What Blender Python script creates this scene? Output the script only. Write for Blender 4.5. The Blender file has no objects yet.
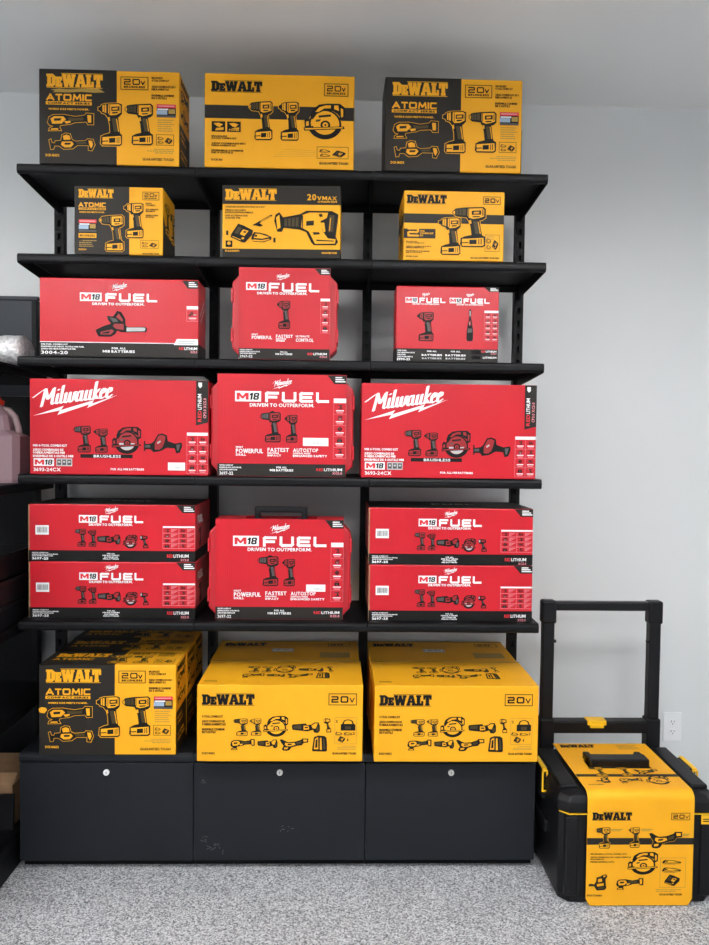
import bpy, bmesh, math, random
from mathutils import Matrix, Vector
from mathutils.geometry import tessellate_polygon
random.seed(4)
scene = bpy.context.scene
COL = scene.collection

# ------------------------------------------------------------------ camera
cam_d = bpy.data.cameras.new('camera'); cam = bpy.data.objects.new('camera', cam_d); COL.objects.link(cam)
cam_d.sensor_fit = 'VERTICAL'; cam_d.sensor_height = 24.0; cam_d.lens = 736.4 / 945 * 24.0
cam_d.clip_start = 0.05; cam_d.clip_end = 60
def cam_matrix(pos, yaw, pitch, roll):
    f = Vector((math.sin(yaw)*math.cos(pitch), math.cos(yaw)*math.cos(pitch), math.sin(pitch)))
    r = Vector((math.cos(yaw), -math.sin(yaw), 0)); u = r.cross(f)
    r2 = r*math.cos(roll) + u*math.sin(roll); u2 = -r*math.sin(roll) + u*math.cos(roll)
    return Matrix(((r2.x, u2.x, -f.x, pos[0]), (r2.y, u2.y, -f.y, pos[1]), (r2.z, u2.z, -f.z, pos[2]), (0, 0, 0, 1)))
cam.matrix_world = cam_matrix((0.1892, -2.5751, 1.5129), 0.0246, -0.0349, 0.0117)
scene.camera = cam

# ------------------------------------------------------------------ world, exposure, lamp strength
world = bpy.data.worlds.new('world'); scene.world = world; world.use_nodes = True
world.node_tree.nodes['Background'].inputs[0].default_value = (0.85, 0.93, 1.0, 1)
world.node_tree.nodes['Background'].inputs[1].default_value = 0.6
vs = scene.view_settings
vs.view_transform = 'Standard'; vs.look = 'None'; vs.gamma = 1.0; vs.use_curve_mapping = False
vs.exposure = 0.03
UPLIGHT = 0.7                   # share of the lamps' light that goes up to the ceiling
LAMP = 19.5                      # emission of the ceiling panels
LAMPS = [(-1.4, -1.9), (-3.8, -1.9), (1.0, -1.9), (-1.4, -4.4), (1.0, -4.4), (-1.4, -6.9)]
WINDOW = 15.0                  # daylight through the shop windows behind the camera
wl = bpy.data.lights.new('window_daylight', 'AREA'); wl.shape = 'RECTANGLE'; wl.size = 5.6; wl.size_y = 2.0
wl.energy = WINDOW; wl.color = (0.92, 0.96, 1.0)
wlo = bpy.data.objects.new('window_daylight', wl); COL.objects.link(wlo)
wlo.location = (-0.3, -10.9, 1.35); wlo.rotation_euler = (math.radians(90), 0, 0)

# ------------------------------------------------------------------ materials
def mat(name, col, rough=0.5, spec=0.5, metal=0.0, noise=None, bump=None, coat=0.0, trans=0.0, emit=None):
    m = bpy.data.materials.new(name); m.use_nodes = True
    nt = m.node_tree; b = nt.nodes['Principled BSDF']
    b.inputs['Base Color'].default_value = (*col, 1); b.inputs['Roughness'].default_value = rough
    b.inputs['Specular IOR Level'].default_value = spec; b.inputs['Metallic'].default_value = metal
    b.inputs['Coat Weight'].default_value = coat; b.inputs['Transmission Weight'].default_value = trans
    if emit:
        b.inputs['Emission Color'].default_value = (*emit[0], 1); b.inputs['Emission Strength'].default_value = emit[1]
    tc = nt.nodes.new('ShaderNodeTexCoord')
    if noise:                                   # (scale, amount, detail)
        n = nt.nodes.new('ShaderNodeTexNoise'); n.inputs['Scale'].default_value = noise[0]; n.inputs['Detail'].default_value = noise[2]
        nt.links.new(tc.outputs['Object'], n.inputs['Vector'])
        r = nt.nodes.new('ShaderNodeMapRange'); r.inputs[1].default_value = 0.3; r.inputs[2].default_value = 0.7
        r.inputs[3].default_value = 1 - noise[1]; r.inputs[4].default_value = 1 + noise[1]
        nt.links.new(n.outputs['Fac'], r.inputs[0])
        mx = nt.nodes.new('ShaderNodeVectorMath'); mx.operation = 'SCALE'; mx.inputs[0].default_value = col
        nt.links.new(r.outputs[0], mx.inputs['Scale']); nt.links.new(mx.outputs[0], b.inputs['Base Color'])
    if bump:                                    # ('wave' or 'noise', scale, strength, distance)
        if bump[0] == 'wave':
            t = nt.nodes.new('ShaderNodeTexWave'); t.bands_direction = 'X'; t.inputs['Scale'].default_value = bump[1]
            t.inputs['Distortion'].default_value = 0.6; t.inputs['Detail'].default_value = 1
        else:
            t = nt.nodes.new('ShaderNodeTexNoise'); t.inputs['Scale'].default_value = bump[1]; t.inputs['Detail'].default_value = 4
        nt.links.new(tc.outputs['Object'], t.inputs['Vector'])
        bp = nt.nodes.new('ShaderNodeBump'); bp.inputs['Strength'].default_value = bump[2]; bp.inputs['Distance'].default_value = bump[3]
        nt.links.new(t.outputs['Fac'], bp.inputs['Height']); nt.links.new(bp.outputs[0], b.inputs['Normal'])
    return m
YEL = (0.86, 0.40, 0.012); RED = (0.54, 0.010, 0.021)
M = {
 'wall': mat('wall_paint', (0.70, 0.715, 0.72), 0.42, 0.35, bump=('noise', 120, 0.08, 0.002)),
 'ceiling': mat('ceiling_paint', (0.86, 0.865, 0.86), 0.8, 0.2, bump=('noise', 60, 0.08, 0.002)),
 'black': mat('black_powder_coat', (0.0032, 0.0035, 0.0042), 0.45, 0.2, bump=('noise', 900, 0.06, 0.0006)),
 'black2': mat('black_steel', (0.0035, 0.004, 0.0048), 0.5, 0.2),
 'charcoal': mat('charcoal_steel', (0.0115, 0.0135, 0.0175), 0.45, 0.25, noise=(3, 0.12, 4)),
 'slate': mat('slate_panel', (0.038, 0.044, 0.054), 0.5, 0.3),
 'chrome': mat('chrome', (0.75, 0.75, 0.74), 0.22, 0.5, 1.0),
 'yellow': mat('yellow_card', YEL, 0.5, 0.27, noise=(5, 0.04, 3), bump=('wave', 42, 0.22, 0.0008)),
 'red': mat('red_card', RED, 0.34, 0.36, noise=(4, 0.05, 3), bump=('wave', 42, 0.22, 0.0008)),
 'dark': mat('charcoal_card', (0.019, 0.016, 0.0135), 0.5, 0.25, bump=('wave', 42, 0.08, 0.0008)),
 'kraft': mat('brown_card', (0.33, 0.20, 0.11), 0.8, 0.2, noise=(30, 0.15, 4)),
 'pY': mat('print_yellow', YEL, 0.5, 0.27), 'pK': mat('print_black', (0.008, 0.0075, 0.007), 0.5, 0.2),
 'pW': mat('print_white', (0.80, 0.80, 0.80), 0.45, 0.4), 'pG': mat('print_grey', (0.085, 0.08, 0.078), 0.45, 0.3), 'pH': mat('print_halftone', (0.06, 0.042, 0.014), 0.5, 0.3),
 'pL': mat('print_light_grey', (0.48, 0.48, 0.48), 0.45, 0.4), 'pR': mat('print_red', (0.70, 0.02, 0.03), 0.4, 0.4),
 'pD': mat('print_dark_red', (0.30, 0.012, 0.016), 0.4, 0.4), 'pB': mat('print_blue', (0.30, 0.40, 0.55), 0.45, 0.4),
 'pO': mat('print_ochre', (0.40, 0.25, 0.05), 0.5, 0.35), 'pP': mat('print_pink', (0.75, 0.25, 0.28), 0.4, 0.4),
 'redplastic': mat('red_plastic', (0.50, 0.011, 0.021), 0.32, 0.5, bump=('noise', 300, 0.05, 0.0006)),
 'blackplastic': mat('black_plastic', (0.0045, 0.0048, 0.006), 0.45, 0.28, bump=('noise', 500, 0.12, 0.0006)),
 'blackgloss': mat('black_gloss_plastic', (0.004, 0.004, 0.005), 0.3, 0.35),
 'yelplastic': mat('yellow_plastic', (0.90, 0.50, 0.01), 0.4, 0.5),
 'rubber': mat('rubber', (0.008, 0.008, 0.009), 0.7, 0.3),
 'tape': mat('clear_tape', (0.80, 0.52, 0.12), 0.15, 0.6), 'foil': mat('bubble_foil', (0.72, 0.71, 0.72), 0.30, 0.6, 0.35, noise=(90, 0.35, 3), bump=('noise', 110, 0.9, 0.006)),
 'pink': mat('pink_soap', (0.34, 0.22, 0.25), 0.35, 0.5), 'jughandle': mat('jug_handle', (0.55, 0.42, 0.43), 0.35, 0.5),
 'redcap': mat('red_cap', (0.75, 0.05, 0.02), 0.4, 0.5), 'white': mat('white_plastic', (0.80, 0.81, 0.82), 0.35, 0.5),
 'slot': mat('outlet_slot', (0.02, 0.02, 0.02), 0.6), 'frame': mat('lamp_frame', (0.75, 0.75, 0.75), 0.5),
 'scuff': mat('scuff', (0.12, 0.125, 0.135), 0.5),
 'uplight': mat('lamp_upper_diffuser', (0.9, 0.9, 0.9), 0.6, emit=((1.0, 0.985, 0.97), LAMP*UPLIGHT)),
 'diffuser': mat('lamp_diffuser', (0.9, 0.9, 0.9), 0.6, emit=((0.975, 0.99, 1.0), LAMP)),
}
def carpet():
    m = bpy.data.materials.new('grey_carpet'); m.use_nodes = True; nt = m.node_tree; b = nt.nodes['Principled BSDF']
    b.inputs['Roughness'].default_value = 0.95; b.inputs['Specular IOR Level'].default_value = 0.1
    tc = nt.nodes.new('ShaderNodeTexCoord')
    n1 = nt.nodes.new('ShaderNodeTexNoise'); n1.inputs['Scale'].default_value = 150; n1.inputs['Detail'].default_value = 3; n1.inputs['Roughness'].default_value = 0.7
    n2 = nt.nodes.new('ShaderNodeTexNoise'); n2.inputs['Scale'].default_value = 5; n2.inputs['Detail'].default_value = 3
    vo = nt.nodes.new('ShaderNodeTexVoronoi'); vo.inputs['Scale'].default_value = 230; bw = nt.nodes.new('ShaderNodeSeparateColor')
    for n in (n1, n2, vo): nt.links.new(tc.outputs['Object'], n.inputs['Vector'])
    nt.links.new(vo.outputs['Color'], bw.inputs[0])
    mxf = nt.nodes.new('ShaderNodeMix'); mxf.inputs[0].default_value = 0.55; nt.links.new(n1.outputs['Fac'], mxf.inputs[2]); nt.links.new(bw.outputs[0], mxf.inputs[3])
    cr = nt.nodes.new('ShaderNodeValToRGB')
    cr.color_ramp.elements[0].position = 0.18; cr.color_ramp.elements[0].color = (0.09, 0.093, 0.10, 1)
    cr.color_ramp.elements[1].position = 0.82; cr.color_ramp.elements[1].color = (0.66, 0.67, 0.69, 1)
    nt.links.new(mxf.outputs[0], cr.inputs['Fac'])
    mr = nt.nodes.new('ShaderNodeMapRange'); mr.inputs[3].default_value = 0.9; mr.inputs[4].default_value = 1.1
    nt.links.new(n2.outputs['Fac'], mr.inputs[0])
    mx = nt.nodes.new('ShaderNodeVectorMath'); mx.operation = 'SCALE'
    nt.links.new(cr.outputs['Color'], mx.inputs[0]); nt.links.new(mr.outputs[0], mx.inputs['Scale'])
    nt.links.new(mx.outputs[0], b.inputs['Base Color'])
    bp = nt.nodes.new('ShaderNodeBump'); bp.inputs['Strength'].default_value = 0.5; bp.inputs['Distance'].default_value = 0.004
    nt.links.new(n1.outputs['Fac'], bp.inputs['Height']); nt.links.new(bp.outputs[0], b.inputs['Normal'])
    return m
M['carpet'] = carpet()

# ------------------------------------------------------------------ object helpers
def link(name, mesh, mats, parent=None, loc=(0, 0, 0)):
    if not isinstance(mats, (list, tuple)): mats = [mats]
    for k in mats: mesh.materials.append(M[k])
    o = bpy.data.objects.new(name, mesh); COL.objects.link(o); o.location = loc
    if parent is not None: o.parent = parent
    return o
def thing(name, label, cat, loc=(0, 0, 0), rz=0.0, group=None):
    o = bpy.data.objects.new(name, None); COL.objects.link(o); o.location = loc; o.rotation_euler = (0, 0, rz)
    o.empty_display_size = 0.05
    return tag(o, label, cat, group)
def tag(o, label, cat, group=None):
    o['label'] = label; o['category'] = cat
    if group: o['group'] = group
    return o
def dup(root, loc, label, rz=0.0):
    r = root.copy(); COL.objects.link(r); r.location = loc; r.rotation_euler = (0, 0, rz); r['label'] = label
    for ch in list(root.children):
        c = ch.copy(); COL.objects.link(c); c.parent = r
        for g in list(ch.children):
            d = g.copy(); COL.objects.link(d); d.parent = c
    return r
def bm_mesh(bm, name, smooth=False):
    bmesh.ops.recalc_face_normals(bm, faces=bm.faces)
    me = bpy.data.meshes.new(name); bm.to_mesh(me); bm.free()
    if smooth:
        for p in me.polygons: p.use_smooth = True
    return me
def bbox(bm, x0, x1, y0, y1, z0, z1):
    vs_ = [bm.verts.new(v) for v in ((x0,y0,z0),(x1,y0,z0),(x1,y1,z0),(x0,y1,z0),(x0,y0,z1),(x1,y0,z1),(x1,y1,z1),(x0,y1,z1))]
    fs = [bm.faces.new([vs_[i] for i in q]) for q in ((3,2,1,0),(4,5,6,7),(0,1,5,4),(1,2,6,5),(2,3,7,6),(3,0,4,7))]
    return vs_, fs
def box(name, m, ext, parent=None, bev=0.0, seg=2, loc=(0, 0, 0)):
    bm = bmesh.new(); bbox(bm, *ext)
    if bev: bmesh.ops.bevel(bm, geom=list(bm.edges), offset=bev, segments=seg, profile=0.5, affect='EDGES')
    return link(name, bm_mesh(bm, name), m, parent, loc)
def boxes(name, m, exts, parent=None, bev=0.0):
    bm = bmesh.new()
    for e in exts:
        b2 = bmesh.new(); bbox(b2, *e)
        if bev: bmesh.ops.bevel(b2, geom=list(b2.edges), offset=bev, segments=2, profile=0.5, affect='EDGES')
        me = bpy.data.meshes.new('t'); b2.to_mesh(me); b2.free(); bm.from_mesh(me); bpy.data.meshes.remove(me)
    return link(name, bm_mesh(bm, name), m, parent)
def prism(name, m, pts, axis, a, b, parent=None, bev=0.0, loc=(0, 0, 0), smooth=False):
    """polygon pts swept along axis ('x','y','z') from a to b"""
    def P(p, t):
        return {'x': (t, p[0], p[1]), 'y': (p[0], t, p[1]), 'z': (p[0], p[1], t)}[axis]
    bm = bmesh.new()
    A = [bm.verts.new(P(p, a)) for p in pts]; B = [bm.verts.new(P(p, b)) for p in pts]; n = len(pts)
    bm.faces.new(A); bm.faces.new(B[::-1])
    for i in range(n): bm.faces.new((A[i], A[(i+1) % n], B[(i+1) % n], B[i]))
    bmesh.ops.recalc_face_normals(bm, faces=bm.faces)
    if bev: bmesh.ops.bevel(bm, geom=list(bm.edges), offset=bev, segments=2, profile=0.5, affect='EDGES')
    return link(name, bm_mesh(bm, name, smooth), m, parent, loc)
def cyl(name, m, r, a, b, axis='x', parent=None, seg=28, loc=(0, 0, 0), bev=0.0, c=(0, 0)):
    pts = [(c[0] + r*math.cos(2*math.pi*i/seg), c[1] + r*math.sin(2*math.pi*i/seg)) for i in range(seg)]
    return prism(name, m, pts, axis, a, b, parent, bev, loc)
def lathe(name, m, prof, parent=None, seg=24, loc=(0, 0, 0), sx=1.0, sy=1.0):
    bm = bmesh.new(); rings = []
    for r, z in prof:
        rings.append([bm.verts.new((sx*r*math.cos(2*math.pi*i/seg), sy*r*math.sin(2*math.pi*i/seg), z)) for i in range(seg)])
    for k in range(len(rings)-1):
        for i in range(seg): bm.faces.new((rings[k][i], rings[k][(i+1) % seg], rings[k+1][(i+1) % seg], rings[k+1][i]))
    bm.faces.new(rings[0][::-1]); bm.faces.new(rings[-1])
    return link(name, bm_mesh(bm, name, True), m, parent, loc)
def tube(name, m, path, r, parent=None, seg=10, loc=(0, 0, 0)):
    bm = bmesh.new(); rings = []; pv = [Vector(p) for p in path]
    for i, p in enumerate(pv):
        t = (pv[min(i+1, len(pv)-1)] - pv[max(i-1, 0)]).normalized()
        s = t.cross(Vector((0, 1, 0)));  s = s.normalized() if s.length > 1e-3 else Vector((1, 0, 0)); w = s.cross(t)
        rings.append([bm.verts.new(p + r*(math.cos(2*math.pi*k/seg)*s + math.sin(2*math.pi*k/seg)*w)) for k in range(seg)])
    for k in range(len(rings)-1):
        for i in range(seg): bm.faces.new((rings[k][i], rings[k][(i+1) % seg], rings[k+1][(i+1) % seg], rings[k+1][i]))
    bm.faces.new(rings[0][::-1]); bm.faces.new(rings[-1])
    return link(name, bm_mesh(bm, name, True), m, parent, loc)

# ------------------------------------------------------------------ flat print: glyphs, strokes, tool pictures
CH = "ABCDEFGHIJKLMNOPQRSTUVWXYZ0123456789-.&/"
GL = {}
def build_glyphs():
    tmp = []
    for ch in CH:
        for bold in (0, 1, 2):
            c = bpy.data.curves.new('g', 'FONT'); c.body = ch; c.size = 1; c.resolution_u = 2; c.offset = (0.008, 0.028, 0.05)[bold]
            o = bpy.data.objects.new('g', c); COL.objects.link(o); tmp.append((ch, bold, o, c))
    dg = bpy.context.evaluated_depsgraph_get(); dg.update()
    for ch, bold, o, c in tmp:
        me = o.evaluated_get(dg).to_mesh(); me.calc_loop_triangles()
        v = [(p.co.x, p.co.y) for p in me.vertices]; t = [tuple(l.vertices) for l in me.loop_triangles]
        x0 = min(p[0] for p in v); x1 = max(p[0] for p in v)
        GL[ch, bold] = ([(p[0]-x0, p[1]) for p in v], t, x1-x0)
    for ch, bold, o, c in tmp: bpy.data.objects.remove(o); bpy.data.curves.remove(c)
build_glyphs()
def own_glyph(ch, w, pts):
    tr = tessellate_polygon([[Vector((p[0], p[1], 0)) for p in pts]]); GL[ch, 1] = GL[ch, 2] = ([(p[0]*w, p[1]*.727) for p in pts], [tuple(t) for t in tr], w)
own_glyph('M', .86, [(0,0),(0,1),(.26,1),(.5,.5),(.74,1),(1,1),(1,0),(.76,0),(.76,.55),(.56,.15),(.44,.15),(.24,.55),(.24,0)])
own_glyph('N', .72, [(0,0),(0,1),(.28,1),(.72,.42),(.72,1),(1,1),(1,0),(.74,0),(.28,.58),(.28,0)])
own_glyph('W', 1.0, [(.18,0),(0,1),(.2,1),(.3,.38),(.42,1),(.58,1),(.7,.38),(.8,1),(1,1),(.82,0),(.6,0),(.5,.52),(.4,0)])
own_glyph('V', .74, [(.36,0),(0,1),(.28,1),(.5,.3),(.72,1),(1,1),(.64,0)])
def layout(s, bold):
    x = 0; V = []; T = []
    for ch in s.upper():
        if ch == ' ': x += 0.26; continue
        if (ch, bold) not in GL: continue
        v, t, w = GL[ch, bold]; b = len(V)
        V += [(p[0]+x, p[1]) for p in v]; T += [tuple(i+b for i in q) for q in t]; x += w + 0.07
    x0 = min(p[0] for p in V); x1 = max(p[0] for p in V); cap = 0.727
    return [((p[0]-x0)/(x1-x0), 1 - p[1]/cap) for p in V], T
DW = {  # slab letters, y up
 'D': (.80, [[(0,0),(.56,0),(.8,.2),(.8,.8),(.56,1),(0,1),(0,.84),(.08,.84),(.08,.16),(0,.16)], [(.37,.19),(.46,.19),(.51,.28),(.51,.72),(.46,.81),(.37,.81)]]),
 'E': (.56, [[(0,0),(.56,0),(.56,.28),(.42,.28),(.42,.17),(.31,.17),(.31,.32),(.43,.32),(.43,.46),(.31,.46),(.31,.61),(.42,.61),(.42,.51),(.56,.51),(.56,.78),(0,.78),(0,.64),(.06,.64),(.06,.14),(0,.14)]]),
 'W': (1.2, [[(0,1),(0,.84),(.06,.84),(.22,0),(.5,0),(.6,.45),(.7,0),(.98,0),(1.14,.84),(1.2,.84),(1.2,1),(.86,1),(.86,.84),(.9,.84),(.83,.42),(.72,1),(.5,1),(.38,.42),(.31,.84),(.36,.84),(.36,1)]]),
 'A': (.92, [[(0,0),(.34,0),(.34,.15),(.3,.15),(.33,.28),(.56,.28),(.59,.15),(.54,.15),(.54,0),(.92,0),(.92,.16),(.86,.16),(.63,1),(.29,1),(.06,.16),(0,.16)], [(.37,.44),(.52,.44),(.46,.76),(.43,.76)]]),
 'L': (.68, [[(0,0),(.68,0),(.68,.42),(.52,.42),(.5,.18),(.37,.18),(.37,.84),(.45,.84),(.45,1),(0,1),(0,.84),(.07,.84),(.07,.16),(0,.16)]]),
 'T': (.78, [[(.2,0),(.58,0),(.58,.16),(.53,.16),(.53,.8),(.6,.8),(.63,.6),(.78,.6),(.78,1),(0,1),(0,.6),(.15,.6),(.18,.8),(.25,.8),(.25,.16),(.2,.16)]]),
}
WIDE = {
 'F': (1, [[(0,1),(0,.1),(.1,0),(1,0)], [(0,.52),(.85,.52)]]), 'U': (1.05, [[(0,0),(0,.85),(.12,1),(.88,1),(1,.85),(1,0)]]),
 'E': (1, [[(1,0),(.1,0),(0,.12),(0,.88),(.1,1),(1,1)], [(0,.5),(.9,.5)]]), 'L': (.95, [[(0,0),(0,.88),(.12,1),(1,1)]]),
 'A': (1.1, [[(0,1),(.5,0),(1,1)], [(.25,.72),(.75,.72)]]), 'T': (.9, [[(0,0),(1,0)], [(.5,0),(.5,1)]]),
 'O': (1.1, [[(.12,0),(.88,0),(1,.14),(1,.86),(.88,1),(.12,1),(0,.86),(0,.14),(.12,0)]]),
 'M': (1.2, [[(0,1),(.1,0),(.5,.75),(.9,0),(1,1)]]), 'I': (.12, [[(.5,0),(.5,1)]]), 'C': (.95, [[(1,0),(.14,0),(0,.15),(0,.85),(.14,1),(1,1)]]),
 '2': (1, [[(0,0),(.88,0),(1,.1),(1,.4),(.88,.5),(.12,.5),(0,.6),(0,1),(1,1)]]), 'V': (.8, [[(0,.2),(.5,1),(1,.2)]]),
}
WIDE['0'] = WIDE['O']
SCRIPT = [  # brush script strokes, y up
 [(-.75,.9),(-.2,1.38),(.12,1.6)], [(.15,1.62),(.1,.8),(.02,-.12)], [(.15,1.6),(.42,.62),(.48,.55)], [(.48,.55),(.8,1.5),(.86,1.62)], [(.84,1.6),(.82,.15),(.9,.0),(1.04,.12)],
 [(1.2,1),(1.16,.12),(1.28,0),(1.4,.15)], [(1.2,1.32),(1.22,1.42)], [(1.55,1.75),(1.5,.12),(1.62,0),(1.74,.15)],
 [(1.86,1),(1.84,.12),(1.98,.0),(2.14,.2),(2.2,1)], [(2.2,.9),(2.2,.15),(2.34,0),(2.5,.2),(2.56,1),(2.7,.92)],
 [(3.12,.9),(2.95,1.0),(2.78,.75),(2.76,.15),(2.88,0),(3.08,.25)], [(3.14,1),(3.12,.12),(3.24,0),(3.36,.15)],
 [(3.5,1),(3.46,.14),(3.58,0),(3.78,.22)], [(3.84,1),(3.8,.12),(3.92,0),(4.04,.15)],
 [(4.2,1.75),(4.16,0)], [(4.5,1),(4.2,.5),(4.42,.08),(4.58,.05)],
 [(4.7,.45),(4.98,.62),(4.98,.92),(4.82,1.0),(4.68,.7),(4.68,.18),(4.82,0),(5.06,.2)],
 [(5.2,.45),(5.48,.62),(5.48,.92),(5.32,1.0),(5.18,.7),(5.18,.18),(5.32,0),(5.6,.28)],
]
def circ(cx, cy, rx, ry, a0=0, a1=360, n=22):
    e = n if a0 == 0 and a1 == 360 else n+1
    return [(cx+rx*math.cos(math.radians(a0+(a1-a0)*k/n)), cy+ry*math.sin(math.radians(a0+(a1-a0)*k/n))) for k in range(e)]
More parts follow.
